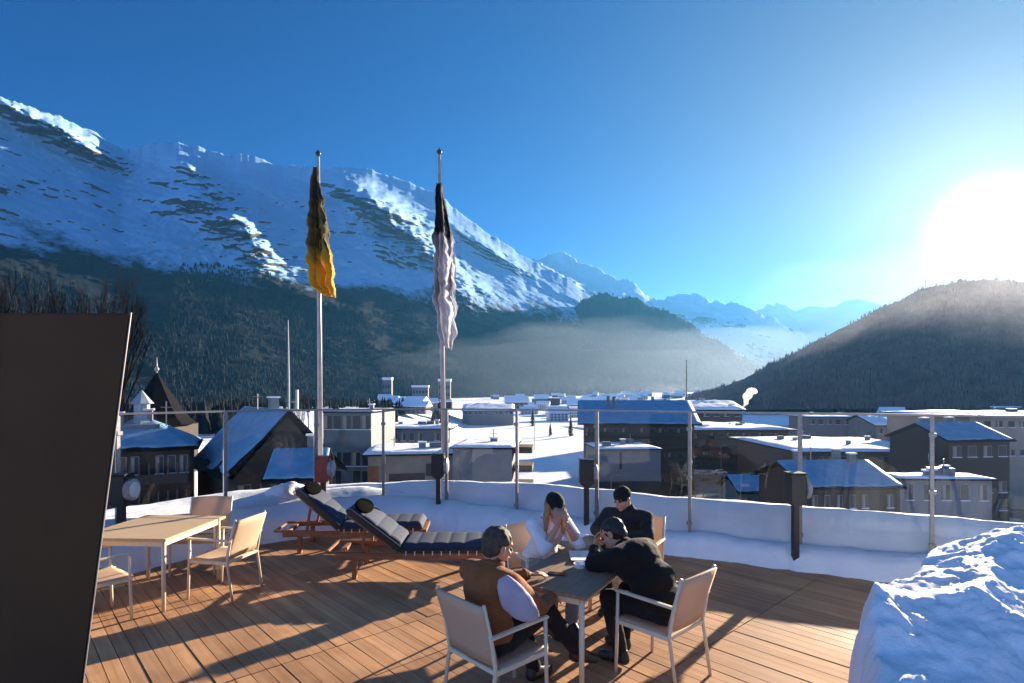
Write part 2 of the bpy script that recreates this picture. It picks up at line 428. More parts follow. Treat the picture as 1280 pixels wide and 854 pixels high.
# flag poles and flags
def flagpole(px, Y, top_py, lean, lab):
    x = (px-CX)/F*Y; zt = CH+(HY-top_py)/F*Y
    r = empty('flagpole', (x, Y, -.06)); tag(r, lab, 'flagpole')
    MB().tube([(0, 0, -.0), (lean*.5, 0, zt*.5), (lean, 0, zt)], [.05, .042, .028], 14).build('pole', M['pole'], r, smooth=True)
    MB().ell((lean, 0, zt+.06), (.05, .05, .04)).tube([(lean, 0, zt), (lean, 0, zt+.13)], [.02, .012], 8).build('finial', M['black'], r, smooth=True)
    MB().tube([(.05, -.05, .9), (lean+.03, -.04, zt-.1)], .006, 6).build('halyard', M['lens'], r)
    return r, zt, x
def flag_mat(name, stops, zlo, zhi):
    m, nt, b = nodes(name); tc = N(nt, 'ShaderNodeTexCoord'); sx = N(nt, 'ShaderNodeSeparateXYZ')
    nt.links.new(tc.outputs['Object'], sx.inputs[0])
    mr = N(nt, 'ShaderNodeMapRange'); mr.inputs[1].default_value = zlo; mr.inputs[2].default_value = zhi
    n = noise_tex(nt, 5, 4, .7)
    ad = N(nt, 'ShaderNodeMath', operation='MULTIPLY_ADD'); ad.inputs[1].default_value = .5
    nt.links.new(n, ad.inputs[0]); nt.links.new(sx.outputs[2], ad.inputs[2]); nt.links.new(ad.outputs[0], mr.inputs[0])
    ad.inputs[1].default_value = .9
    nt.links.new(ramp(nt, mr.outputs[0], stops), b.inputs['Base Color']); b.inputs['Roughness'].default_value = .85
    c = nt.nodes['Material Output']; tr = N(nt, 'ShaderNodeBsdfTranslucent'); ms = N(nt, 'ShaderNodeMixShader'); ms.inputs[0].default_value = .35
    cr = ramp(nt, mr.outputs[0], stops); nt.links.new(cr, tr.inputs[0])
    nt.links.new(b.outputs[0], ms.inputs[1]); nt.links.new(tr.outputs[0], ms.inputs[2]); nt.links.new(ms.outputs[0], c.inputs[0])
    return m
def flag(px, Y, prof, matx, label, seed):
    """prof: list of (py, left px, right px): the outline the limp folded cloth hangs in"""
    x0 = (px-CX)/F*Y; zr = CH+(HY-prof[0][0])/F*Y
    nu, nv = 90, 80; vs, fs = [], []
    for j in range(nv+1):
        py = prof[0][0]+(prof[-1][0]-prof[0][0])*j/nv
        l = (interp([(a, b) for a, b, c in prof], py)-CX)/F*Y-x0; r = (interp([(a, c) for a, b, c in prof], py)-CX)/F*Y-x0
        z = CH+(HY-py)/F*Y-zr
        for i in range(nu+1):
            u = i/nu
            fold = math.sin(u*2*PI*3.5+seed+.5*math.sin(j*.09+seed))
            xx = l+(r-l)*(.5+.5*math.sin((u-.5)*PI)*.55+.45*(u-.5)+.06*fold)
            yy = .10*fold*(r-l)/.4+.10*math.cos(u*2*PI*1.5+seed)*(r-l)/.4+.05*fbm(u*4, z*3.5, seed, 4)*(r-l)/.35
            xx += (r-l)*(.16*fbm(u*4, z*3.5, seed+3, 4)+.10*fbm(3.3, z*5, seed+6, 4))
            vs.append((xx, yy-.03, z+.06*(u-.5)*(-1 if j == nv else 0)+.03*fbm(u*6, j*.05, seed)*(j/nv)))
    for j in range(nv):
        for i in range(nu): fs.append((j*(nu+1)+i, j*(nu+1)+i+1, (j+1)*(nu+1)+i+1, (j+1)*(nu+1)+i))
    o = MB().add(vs, fs).build('flag', matx, smooth=True, loc=(x0, Y-.07, zr), fix=False)
    so = o.modifiers.new('t', 'SOLIDIFY'); so.thickness = .006
    tag(o, label, 'flag'); return o
flagpole(401, 10.3, 192, -.05, 'slim pale flagpole carrying the black and yellow flag')
flagpole(556, 10.3, 190, -.10, 'slim pale flagpole carrying the white flag')
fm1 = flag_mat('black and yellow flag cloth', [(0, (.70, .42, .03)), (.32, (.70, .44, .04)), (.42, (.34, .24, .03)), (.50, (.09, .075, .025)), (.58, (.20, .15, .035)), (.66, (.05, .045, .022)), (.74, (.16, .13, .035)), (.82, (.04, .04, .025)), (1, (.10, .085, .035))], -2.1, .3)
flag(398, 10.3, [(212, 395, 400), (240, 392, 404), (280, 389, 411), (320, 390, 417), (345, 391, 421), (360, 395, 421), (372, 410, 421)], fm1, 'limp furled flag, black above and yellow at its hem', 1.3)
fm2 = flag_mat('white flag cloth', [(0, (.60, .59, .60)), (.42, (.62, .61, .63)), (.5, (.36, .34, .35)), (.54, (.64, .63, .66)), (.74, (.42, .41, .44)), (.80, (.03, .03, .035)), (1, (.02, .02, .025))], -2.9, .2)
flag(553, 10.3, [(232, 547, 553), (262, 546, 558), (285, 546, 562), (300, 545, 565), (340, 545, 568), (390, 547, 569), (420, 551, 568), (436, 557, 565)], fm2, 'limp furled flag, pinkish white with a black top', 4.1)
# ------------------------------------------------------------------ furniture
def rot_of(fx, fy): return math.atan2(-fx, fy)      # local +y -> facing
def make_chair(loc, face, label, group):
    r = empty('armchair', (loc[0], loc[1], 0), rot_of(*face)); tag(r, label, 'chair', group)
    for s in (-1, 1):
        MB().tube([(s*.255, .235, 0), (s*.255, .225, .30), (s*.255, .215, .64)], [.013, .014, .014], 10).build('leg', M['cream'], r, smooth=True)
        MB().tube([(s*.245, -.30, 0), (s*.245, -.235, .42), (s*.245, -.27, .62), (s*.245, -.335, .87)], [.013, .014, .014, .012], 10).build('leg', M['cream'], r, smooth=True)
        MB().bar((s*.255, .24, .652), (s*.252, -.29, .645), .042, .02).build('armrest', M['cream'], r, bevel=.007)
        MB().bar((s*.25, .23, .405), (s*.245, -.235, .405), .022, .035).build('side_rail', M['cream'], r, bevel=.004)
    MB().bar((-.25, .225, .41), (.25, .225, .41), .024, .03).build('cross_rail', M['cream'], r, bevel=.004); MB().bar((-.245, -.235, .41), (.245, -.235, .41), .024, .03).build('cross_rail', M['cream'], r, bevel=.004)
    # sling seat and back
    def sheet(pts, w, t, name, n=8):
        vs, fs = [], []
        for (y, z, k) in pts:
            for i in range(n+1):
                u = -1+2*i/n; vs.append((u*w, y+k*(1-u*u)*.0, z-k*(1-u*u)))
        for j in range(len(pts)-1):
            for i in range(n): fs.append((j*(n+1)+i, j*(n+1)+i+1, (j+1)*(n+1)+i+1, (j+1)*(n+1)+i))
        o = MB().add(vs, fs).build(name, M['sling'], r, smooth=True); m = o.modifiers.new('t', 'SOLIDIFY'); m.thickness = t; m.offset = 0
        return o
    sheet([(.245, .405, .0), (.25, .425, .004), (.2, .432, .01), (.05, .43, .016), (-.1, .425, .016), (-.22, .42, .008)], .245, .014, 'seat')
    vs, fs = [], []; n = 10
    prof = [(-.228, .45), (-.24, .52), (-.262, .6), (-.295, .7), (-.325, .79), (-.345, .855)]
    for j, (y, z) in enumerate(prof):
        for i in range(n+1):
            u = -1+2*i/n; vs.append((u*.25, y-.022*(1-u*u), z+(.012*(1-u*u) if j == len(prof)-1 else 0)))
    for j in range(len(prof)-1):
        for i in range(n): fs.append((j*(n+1)+i, j*(n+1)+i+1, (j+1)*(n+1)+i+1, (j+1)*(n+1)+i))
    o = MB().add(vs, fs).build('backrest', M['sling'], r, smooth=True); m = o.modifiers.new('t', 'SOLIDIFY'); m.thickness = .02; m.offset = 0
    return r
def unit(x, y):
    l = math.hypot(x, y); return (x/l, y/l)
FA, FD, FB, FC = unit(.64, .77), unit(-.68, .73), unit(.40, -.92), unit(-.5, -.87)
SA, SD, SB, SC = (-.10, 3.93), (1.17, 4.44), (.29, 5.52), (1.24, 5.92)
G1 = 'armchairs around the two terrace tables'
make_chair(SA, unit(.73, .68), 'cream armchair under the man in the brown jacket', G1)
make_chair(SD, FD, 'cream armchair under the hunched man in black, nearest on the right', G1)
make_chair(SB, FB, 'cream armchair under the woman in white', G1)
make_chair((SC[0]+.04, SC[1]), FC, 'cream armchair under the man at the far end of the table', G1)
make_chair((-3.2, 6.22), unit(-.98, .2), 'empty cream armchair right of the left table, sunlit back towards us', G1)
make_chair((-3.88, 6.98), unit(.1, -1), 'empty cream armchair behind the left table, only its grey back showing', G1)
make_chair((-4.05, 5.42), unit(.6, .8), 'empty cream armchair in front of the left table, half hidden by the dark panel', G1)

def table(loc, rz, lx, ly, label, seam=None, inset=.06, top='table'):
    r = empty('terrace_table', (loc[0], loc[1], 0), rz); tag(r, label, 'table')
    mb = MB()
    if seam: mb.box((0, -ly/2+seam/2-.004, .735), (lx, seam-.008, .03)).box((0, seam/2+.004, .735), (lx, ly-seam-.008, .03))
    else: mb.box((0, 0, .735), (lx, ly, .03))
    mb.build('tabletop', M[top], r, bevel=.005)
    ap = MB(); ix, iy = lx/2-inset, ly/2-inset
    for s in (-1, 1): ap.bar((-ix, s*iy, .69), (ix, s*iy, .69), .02, .055); ap.bar((s*ix, -iy+.011, .69), (s*ix, iy-.011, .69), .02, .054)
    ap.build('apron', M['cream'], r)
    for sx in (-1, 1):
        for sy in (-1, 1): MB().tube([(sx*ix, sy*iy, 0), (sx*ix, sy*iy, .715)], [.019, .022], 12).build('leg', M['cream'], r, smooth=True)
    return r
E1 = Vector((.5, .866, 0)); E2 = Vector((-.866, .5, 0))
TN = Vector((.53, 4.0, 0)); TW, TL = .68, 1.66
tc = TN+E1*TL/2+E2*TW/2
TROT = math.atan2(E1.y, E1.x)
table((tc.x, tc.y), TROT, TL, TW, 'shade-darkened oak topped table with four people sitting around it', top='shaded_table')
table((-3.93, 6.17), R(-3), .98, 1.08, 'oak topped empty table beside the dark panel on the left', .93)
def tp(a, b, z=.75):     # point on the table: a along, b across from the near right corner
    p = TN+E1*a+E2*b; p.z = z; return p
# things on the table
r = empty('ashtray', tp(.62, .31, .7505)); tag(r, 'small clear glass ashtray in the middle of the table', 'ashtray')
mb = MB(); n = 20; prof = [(.0, 0), (.05, 0), (.058, .035), (.046, .035), (.040, .010), (.0, .010)]
vs, fs = [], []
for (q, z) in prof:
    for k in range(n): vs.append((q*math.cos(2*PI*k/n), q*math.sin(2*PI*k/n), z))
for j in range(len(prof)-1):
    for k in range(n): fs.append((j*n+k, j*n+(k+1) % n, (j+1)*n+(k+1) % n, (j+1)*n+k))
mb.add(vs, fs).build('bowl', M['ash'], r, smooth=False)
def flat(name, p, sx, sy, rz, m, lab, cat, t=.004):
    o = MB().box((0, 0, t/2), (sx, sy, t)).build(name, m, loc=p, rz=rz, bevel=min(.002, t*.3)); return tag(o, lab, cat)
mn = empty('menu', tp(.88, .40, .7505), TROT+.5); tag(mn, 'open white menu lying in front of the woman', 'menu')
for s in (-1, 1):
    MB().bar((s*.002, 0, .008), (s*.15, 0, .022), .22, .003, up=(0, 0, 1)).build('page', M['paper'], mn)
M['dark_glass'] = mat('black phone glass', (.02, .02, .022), None, 6, .15)
flat('phone', tp(.36, .40, .7505), .075, .15, TROT+.3, M['dark_glass'], 'dark phone lying near the corner of the table', 'phone', .008)
# tumbler
r = empty('glass_tumbler', tp(.72, .25, .7505)); tag(r, 'small glass tumbler beside the ashtray', 'glass')
MB().tube([(0, 0, 0), (0, 0, .09)], [.028, .034], 16).build('tumbler', M['ash'], r, smooth=True)
# cushion on the arm of the near chair
def cushion():
    mb = MB().ell((0, 0, 0), (.135, .05, .18), None, 72, 48)
    out = []
    for v in mb.v:
        x, y, z = v
        x = x if x < 0 else x*.35
        y *= (1-.35*(z/.19)**2)
        k = 1+.09*fbm(x*7, y*5, z*7, 4)+.05*noise.noise(Vector((x*30+z*14, y*8, z*9)))
        out.append((x*k, y*k, z*k))
    mb.v = out
    o = mb.build('cushion', M['lav'], smooth=True)
    p = at(652, 746, 3.66)
    o.location = p; o.rotation_euler = (R(-8), R(-38), R(14))
    tag(o, 'pale lavender cushion tucked beside the man in the brown jacket', 'cushion')
cushion()

# sun loungers, lying along +x, head at -x
def lounger(x0, y0, ang, label, rz=0.0):
    r = empty('sun_lounger', (x0, y0, 0), rz); tag(r, label, 'sun lounger', 'sun loungers by the railing')
    L, Wd, piv = 1.95, .66, .74
    fr = MB()
    for s in (0, 1): fr.bar((0, s*Wd, .27), (L, s*Wd, .27), .035, .075)
    for x in (.02, piv+.05, L-.02): fr.bar((x, .02, .27), (x, Wd-.02, .27), .06, .05)
    fr.build('frame', M['teak'], r, bevel=.005)
    sl = MB(); x = piv+.12
    while x < L-.05: sl.bar((x, .02, .306), (x, Wd-.02, .306), .05, .016); x += .075
    sl.build('slats', M['teak'], r)
    for x in (.22, L-.2):
        for s in (0, 1): MB().bar((x, s*(Wd-.07)+.035, 0), (x, s*(Wd-.07)+.035, .235), .055, .07).build('leg', M['teak'], r, bevel=.004)
    MB().bar((-.14, .06, .30), (.35, .06, .29), .03, .03).bar((-.14, Wd-.06, .30), (.35, Wd-.06, .29), .03, .03).bar((-.13, .06, .30), (-.13, Wd-.06, .30), .03, .03).build('handle', M['teak'], r, bevel=.004)
    ca, sa = math.cos(ang), math.sin(ang)
    def bk(d, y, h): return Vector((piv-d*ca+h*sa*1, y, .31+d*sa+h*ca))
    bf = MB()
    for y in (.03, Wd-.03): bf.bar(bk(0, y, 0), bk(.76, y, 0), .03, .03, up=(sa, 0, ca))
    for d in [.06+.085*k for k in range(9)]: bf.bar(bk(d, .03, .012), bk(d, Wd-.03, .012), .05, .014, up=(sa, 0, ca))
    pr = bk(.5, .08, -.02); bf.bar(pr, (.30, .08, .28), .03, .03); pr2 = bk(.5, Wd-.08, -.02); bf.bar(pr2, (.30, Wd-.08, .28), .03, .03)
    bf.build('backrest_frame', M['teak'], r)
    # mattress: padded seat part and padded back part, each quilted
    def pad(fun, L0, name, m, h0=.02, th=.085, quilts=5):
        nu, nv = 60, 22; vs, fs = [], []
        for side in (0, 1):
            for i in range(nu+1):
                for j in range(nv+1):
                    u, v = i/nu, j/nv
                    e = min(1, min(u, 1-u)*L0/.05)**.5*min(1, min(v, 1-v)*Wd/.05)**.5 if side else 0
                    q = .012*abs(math.sin(u*PI*quilts))**.5
                    vs.append(fun(u*L0, .01+v*(Wd-.02), h0+(e*(th-.012+q) if side else 0)+(.02*(1-e) if side else 0)))
        k = (nu+1)*(nv+1)
        for i in range(nu):
            for j in range(nv):
                a, b, c, d = i*(nv+1)+j, (i+1)*(nv+1)+j, (i+1)*(nv+1)+j+1, i*(nv+1)+j+1
                fs.append((k+a, k+b, k+c, k+d)); fs.append((d, c, b, a))
        for i in range(nu):
            for j in (0, nv):
                a, b = i*(nv+1)+j, (i+1)*(nv+1)+j; fs.append((a, b, b+k, a+k))
        for j in range(nv):
            for i in (0, nu):
                a, b = i*(nv+1)+j, i*(nv+1)+j+1; fs.append((a, b, b+k, a+k))
        return MB().add(vs, fs).build(name, m, r, smooth=True)
    pad(lambda d, y, h: Vector((piv+.02+d, y, .305+h)), L-piv-.06, 'seat_pad', M['navytop'], .01, .1, 6)
    pad(lambda d, y, h: bk(d, y, h+.01), .80, 'back_pad', M['navytop'], .01, .09, 4)
    # black welt and ties along the near edge
    w = MB(); w.bar((piv+.03, -.012, .335), (L-.05, -.012, .335), .03, .055); w.bar(bk(0, -.012, .05), bk(.78, -.012, .05), .03, .075, up=(sa, 0, ca))
    w.build('welt', M['black'], r, bevel=.01)
    x = piv+.1
    while x < L-.1: MB().bar((x, -.03, .335), (x, -.03, .285), .012, .006).build('tie', M['trim'], r); x += .105
    pl = MB().ell(bk(.68, Wd/2, .115), (.115, Wd*.45, .04), Matrix.Rotation(ang, 3, 'Y'), 20, 12)
    pl.build('pillow', M['black_cloth'], r, smooth=True)
    return r
lounger(-2.10, 6.66, R(37), 'nearer wooden sun lounger with navy cushion and raised back', R(1))
lounger(-3.16, 7.72, R(42), 'farther wooden sun lounger with dark cushion, by the snow drift', R(3))
# ------------------------------------------------------------------ people
def remeshed(name, mb, voxel, m, parent=None, smooth=3, disp=None, sf=.5):
    me = mb.mesh(name+'_src')
    o = bpy.data.objects.new(name+'_src', me); COL.objects.link(o)
    a = o.modifiers.new('r', 'REMESH'); a.mode = 'VOXEL'; a.voxel_size = voxel; a.use_smooth_shade = True
    if smooth:
        s = o.modifiers.new('s', 'SMOOTH'); s.iterations = smooth; s.factor = sf
    dg = bpy.context.evaluated_depsgraph_get(); dg.update()
    nm = bpy.data.meshes.new_from_object(o.evaluated_get(dg)); nm.name = name
    bpy.data.objects.remove(o); bpy.data.meshes.remove(me)
    if disp:
        co = np.empty(len(nm.vertices)*3); nm.vertices.foreach_get('co', co); co = co.reshape(-1, 3)
        nr = np.empty(len(nm.vertices)*3); nm.vertices.foreach_get('normal', nr); nr = nr.reshape(-1, 3)
        for i in range(len(co)): co[i] += nr[i]*disp(Vector(co[i]))
        nm.vertices.foreach_set('co', co.ravel()); nm.update()
    nm.materials.clear(); nm.materials.append(m); nm.shade_smooth()
    ob = bpy.data.objects.new(name, nm); COL.objects.link(ob)
    if parent is not None: ob.parent = parent
    return ob
def folds(seed, amp=.009):
    def f(v):
        a = noise.noise(Vector((v.x*5+seed, v.y*5, v.z*9)))
        b = 1-abs(noise.noise(Vector((v.x*8+seed*2, v.y*8, v.z*15))))*2
        return amp*(a*.8+b*.45)
    return f
def V(*a): return Vector(a)
def hand(mb, wrist, d, n, side, curl=(.5, .6, .7, .8), k=1.0, thumb=.5):
    """d: direction of the fingers, n: the way the palm faces, side: +1 when the thumb lies along d x n"""
    d = d.normalized(); n = (n-d*n.dot(d)).normalized(); s = d.cross(n)*side
    kn = []
    for i, off in enumerate((.030, .010, -.010, -.028)):
        kp = wrist+d*(.088-.004*abs(i-1))*k+s*off*k
        mb.capsule(wrist+d*.015*k+s*off*.6*k, kp, .0125*k, .0115*k, 8); kn.append(kp)
    for i, kp in enumerate(kn):
        L = (.042, .047, .043, .034)[i]*k; p = kp; ang = 0
        for j in range(3):
            ang += curl[i]*(.75 if j == 0 else 1)
            q = p+(d*math.cos(ang)+n*math.sin(ang)+s*(.10-.07*i)*(1 if j == 0 else .3)).normalized()*L*(1, .62, .5)[j]
            mb.capsule(p, q, (.0098, .0088, .008)[j]*k, (.009, .0082, .0068)[j]*k, 8); p = q
    b = wrist+d*.022*k+s*.026*k
    t1 = b+(d*.62+s*.72+n*thumb*.5).normalized()*.042*k; t2 = t1+(d*.85+s*.2+n*thumb).normalized()*.030*k; t3 = t2+(d*.9+n*thumb*1.4).normalized()*.022*k
    mb.capsule(wrist+d*.01*k+s*.015*k, b, .013*k, .013*k, 8); mb.capsule(b, t1, .0125*k, .0105*k, 8); mb.capsule(t1, t2, .0100*k, .009*k, 8); mb.capsule(t2, t3, .009*k, .007*k, 8)
def person(loc, face, J, label, look, jacket, trousers, hair, fem=1.0, bare_fore=False, seed=0, bulk=1.0, cap=False, long_hair=False):
    L = {}; L.update(J)
    def two(k, s): return Vector(L[k+('_l' if s < 0 else '_r')])
    hc = Vector(L['head']); fw = Vector(L['look']).normalized(); up0 = Vector(L.get('headup', (0, 0, 1)))
    rt = fw.cross(up0).normalized(); up = rt.cross(fw)
    hs_ = L.get('hs', 1.0); HM = Matrix((rt, fw, up)).transposed()*hs_     # local (right, forward, up) -> person space
    def H(x, y, z): return hc+HM @ Vector((x, y, z))
    b = MB()
    pel, ab, ch, nk = Vector(L['pelvis']), Vector(L['waist']), Vector(L['chest']), Vector(L['neck'])
    spine = (nk-pel).normalized(); sr = (two('sh', 1)-two('sh', -1)).normalized(); sf_ = spine.cross(sr)*-1
    TM = Matrix((sr, sr.cross(spine)*-1, spine)).transposed()
    b.ell(pel, (.165, .125, .12), None); b.ell(ab, (.145*fem, .105, .15), TM); b.ell(ch, (.165*fem, .115, .17), TM)
    b.capsule(nk-spine*.06, hc+HM @ Vector((0, -.035, -.045)), .062, .055)
    b.ell(nk-spine*.03, (.12, .07, .06), TM)
    # head
    b.ell(H(0, -.012, .035), (.073, .094, .082), HM, 24, 16); b.ell(H(0, .02, -.03), (.058, .068, .078), HM, 20, 14)
    b.ell(H(0, .055, -.088), (.026, .024, .02), HM); b.ell(H(0, .058, .035), (.052, .03, .022), HM)
    b.capsule(H(0, .083, .018), H(0, .108, -.018), .009, .0135, 10); b.ell(H(0, .085, -.052), (.024, .014, .013), HM)
    for s in (-1, 1):
        b.ell(H(s*.077, -.008, -.004), (.009, .02, .031), HM); b.ell(H(s*.038, .060, -.018), (.024, .02, .02), HM)
    for s in (-1, 1):
        sh, el, wr = two('sh', s), two('el', s), two('wr', s)
        b.capsule(ch+spine*.08+sr*s*.06, sh, .085, .062); b.capsule(sh, el, .052, .042); b.capsule(el, wr, .042, .027)
        hp, kn, an = two('hip', s), two('kn', s), two('an', s)
        b.capsule(hp, kn, .085, .058); b.capsule(kn, an, .057, .038); td = Vector(L.get('toe_l' if s < 0 else 'toe_r', (0, 1, 0))).normalized()
        b.capsule(an+V(0, 0, -.03), an+td*.16+V(0, 0, -.055), .036, .028)
        hd = L['hand_l' if s < 0 else 'hand_r']
        hand(b, wr, Vector(hd[0]), Vector(hd[1]), hd[2], hd[3], 1.0*(.93 if fem < 1 else 1), hd[4] if len(hd) > 4 else .5)
    o = remeshed('person', b, .0062, M['skin'], None, 2, None, .4)
    o.location = (loc[0], loc[1], 0); o.rotation_euler = (0, 0, rot_of(*face)); tag(o, label, 'person')
    for s in (-1, 1): MB().ell(H(s*.030, .079, .006), (.0135, .009, .008), HM).build('eye', M['eye'], o, smooth=True)
    MB().ell(H(0, .098, -.052), (.022, .006, .007), HM).build('mouth', M['lip'], o, smooth=True)
    # jacket
    j = MB(); k = bulk
    j.ell(pel+V(0, 0, .06), (.185*k, .15*k, .12), None); j.ell(ab, (.172*fem*k, .145*k, .17), TM, 20, 14); j.ell(ch, (.19*fem*k, .15*k, .185), TM, 20, 14)
    j.ell(nk-spine*.045, (.145, .10, .065), TM)
    j.capsule(nk-spine*.05, nk+spine*.012, .084, .07, 16)
    for s in (-1, 1):
        sh, el, wr = two('sh', s), two('el', s), two('wr', s)
        j.capsule(ch+spine*.06+sr*s*.07, sh, .105*k, .078*k, 16); j.capsule(sh, el, .076*k, .060*k, 16)
        if bare_fore: j.capsule(el, el+(wr-el)*.12, .06, .058, 14)
        else: j.capsule(el, el+(wr-el)*.90, .060*k, .044, 16)
    jk = remeshed('jacket', j, .0105, M[jacket], o, 5, folds(seed+1, .0085), .6)
    cl = MB(); n_ = 20; vs, fs = [], []
    ax = (hc-nk).normalized(); xr = sr; yr = ax.cross(xr).normalized(); xr = yr.cross(ax)
    for (h_, r_) in ((-.03, .098), (.012, .088), (.038, .080), (.040, .072), (.0, .070)):
        for k_ in range(n_):
            t_ = 2*PI*k_/n_; vs.append(nk+ax*(h_+.012*math.sin(t_*3+seed)*.4)+xr*math.cos(t_)*r_+yr*math.sin(t_)*r_*.92)
    for q_ in range(4):
        for k_ in range(n_): fs.append((q_*n_+k_, q_*n_+(k_+1) % n_, (q_+1)*n_+(k_+1) % n_, (q_+1)*n_+k_))
    cl.add(vs, fs).build('collar', M[jacket], jk, smooth=True)
    if not bare_fore:
        for s in (-1, 1):
            el, wr = two('el', s), two('wr', s)
            MB().tube([el+(wr-el)*.86, el+(wr-el)*.93, el+(wr-el)*.935], [.050, .048, .040], 16).build('cuff', M[jacket], jk, smooth=True)
    # trousers
    t = MB(); t.ell(pel, (.182, .145, .13), None, 18, 12)
    for s in (-1, 1):
        hp, kn, an = two('hip', s), two('kn', s), two('an', s)
        t.capsule(hp, kn, .10, .075, 16); t.capsule(kn, an+(kn-an)*.05, .074, .058, 16)
    remeshed('trousers', t, .0105, M[trousers], o, 4, folds(seed+5, .007), .6)
    for s in (-1, 1):
        an = two('an', s); td = Vector(L.get('toe_l' if s < 0 else 'toe_r', (0, 1, 0))).normalized()
        q = MB(); q.capsule(an+V(0, 0, .01)-td*.02, an+V(0, 0, -.035)-td*.03, .046, .048, 14); q.capsule(an+V(0, 0, -.035)-td*.03, an+td*.17+V(0, 0, -.052), .047, .038, 14)
        q.capsule(an+V(0, 0, 0), an+td*.10+V(0, 0, -.035), .04, .034, 14)
        sh_ = remeshed('shoe', q, .009, M['shoe'], o, 2)
        if abs(td.z) < .2:
            me = sh_.data
            for v in me.vertices: v.co.z = max(v.co.z, an.z-.088)
    # hair
    h = MB()
    if cap:
        h.ell(H(0, -.012, .05), (.084, .104, .085), HM, 24, 16); h.ell(H(0, -.02, .045), (.086, .104, .06), HM, 24, 12)
    else:
        h.ell(H(0, -.024, .047), (.081, .096, .082), HM, 24, 16); h.ell(H(0, -.048, .005), (.076, .068, .088), HM, 20, 14)
    if long_hair:
        for s in (-1, 1):
            h.capsule(H(s*.072, .0, .02), H(s*.085, .03, -.10), .030, .034, 12); h.capsule(H(s*.085, .03, -.10), H(s*.085, .075, -.23), .034, .022, 12)
            h.capsule(H(s*.05, -.05, 0), H(s*.07, -.03, -.16), .05, .04, 12)
    sd = seed*3.1
    def hf(v):
        w = (HM.transposed() @ (v-hc))/(hs_*hs_)
        return (.003 if cap else .0075)*noise.noise(Vector((w.x*70+sd, w.y*34, w.z*26)))+(.003 if cap else .006)*noise.noise(Vector((w.x*22, w.y*20+sd, w.z*20)))
    if cap and long_hair:
        h2 = MB(); h2.ell(H(0, -.012, .052), (.086, .106, .084), HM, 24, 16)
        remeshed('knit_cap', h2, .006, M['wool_cap'], o, 2, hf)
        h = MB()
        for s in (-1, 1):
            h.ell(H(s*.055, -.02, .0), (.035, .07, .07), HM)
            for t_ in (-.012, .012):
                h.capsule(H(s*.072, .01+t_, .03), H(s*.088, .04+t_*1.5, -.09), .022, .026, 10); h.capsule(H(s*.088, .04+t_*1.5, -.09), H(s*(.080+t_*.8), .085+t_*2, -.235), .026, .012, 10)
    remeshed('knit_cap' if (cap and not long_hair) else 'hair', h, .006, M[hair], o, 2, hf, .4)
    return o
base = dict(hip_l=(-.09, -.03, .53), hip_r=(.09, -.03, .53), pelvis=(0, -.06, .53))
# near left man, seen from behind, right leg crossed over
J = dict(base, pelvis=(0, -.09, .53), waist=(-.01, -.10, .70), chest=(-.02, -.07, .86), neck=(-.02, -.03, 1.005), head=(-.01, .015, 1.125), hs=1.13, look=(.30, .9, -.30), headup=(.08, 0, 1),
         sh_l=(-.215, -.05, .935), sh_r=(.175, -.06, .92), el_l=(-.23, .24, .79), wr_l=(-.10, .47, .80), el_r=(.225, .18, .70), wr_r=(.16, .42, .70),
         hand_l=((.45, .85, -.03), (0, 0, -1), 1, (.2, .25, .3, .35)), hand_r=((-.2, 1, -.1), (-.5, 0, -1), -1, (.4, .5, .5, .55)),
         kn_l=(-.12, .38, .52), kn_r=(.13, .40, .60), an_l=(-.03, .46, .09), an_r=(.235, .66, .235), toe_r=(.35, .9, -.25), toe_l=(.1, 1, 0))
person(SA, FA, J, 'person in a brown jacket with cropped grey hair, seated with his back to us', None, 'brown_jacket', 'dark_trousers', 'grey_hair', seed=1, bulk=1.05)
# near right man, hunched over the table, left profile to us
J = dict(base, waist=(0, .06, .70), chest=(0, .21, .83), neck=(.01, .345, .925), head=(.0, .455, 1.0), hs=1.1, look=(-.35, .80, -.62), headup=(.05, .45, .9),
         sh_l=(-.19, .25, .885), sh_r=(.20, .25, .885), el_l=(-.235, .47, .80), wr_l=(-.08, .59, .88), el_r=(.20, .50, .80), wr_r=(.06, .60, .88),
         hand_l=((.35, .15, .85), (.5, -.7, .1), -1, (.7, .8, .9, .9)), hand_r=((-.4, .05, .85), (-.4, -.8, .1), 1, (.7, .8, .9, .9)),
         kn_l=(-.15, .39, .52), kn_r=(.12, .40, .52), an_l=(-.13, .28, .09), an_r=(.10, .42, .09), toe_l=(-.15, 1, 0), toe_r=(.1, 1, 0))
pD = person(SD, FD, J, 'person in a black coat hunched low over the right edge of the table', None, 'black_jacket', 'dark_trousers', 'dark_hair', seed=2, bulk=1.22, cap=False)
# woman in white, elbows on the table, hands at her face
J = dict(base, waist=(0, .03, .70), chest=(0, .13, .88), neck=(0, .19, 1.03), head=(0, .275, 1.145), look=(.05, .92, -.42),
         sh_l=(-.165, .17, .955), sh_r=(.165, .17, .955), el_l=(-.19, .40, .795), wr_l=(-.05, .41, 1.0), el_r=(.17, .41, .795), wr_r=(.045, .42, 1.0),
         hand_l=((.1, -.12, 1), (.35, -1, .0), -1, (.25, .25, .3, .3), .3), hand_r=((-.1, -.12, 1), (-.35, -1, .0), 1, (.25, .25, .3, .3), .3),
         kn_l=(-.11, .44, .53), kn_r=(.10, .46, .53), an_l=(-.1, .42, .09), an_r=(.1, .36, .09))
person(SB, FB, J, 'person in a white jacket and black cap resting her face in her hands', None, 'white_jacket', 'grey_trousers', 'blond_hair', fem=.88, bare_fore=True, seed=3, bulk=.98, cap=True, long_hair=True)
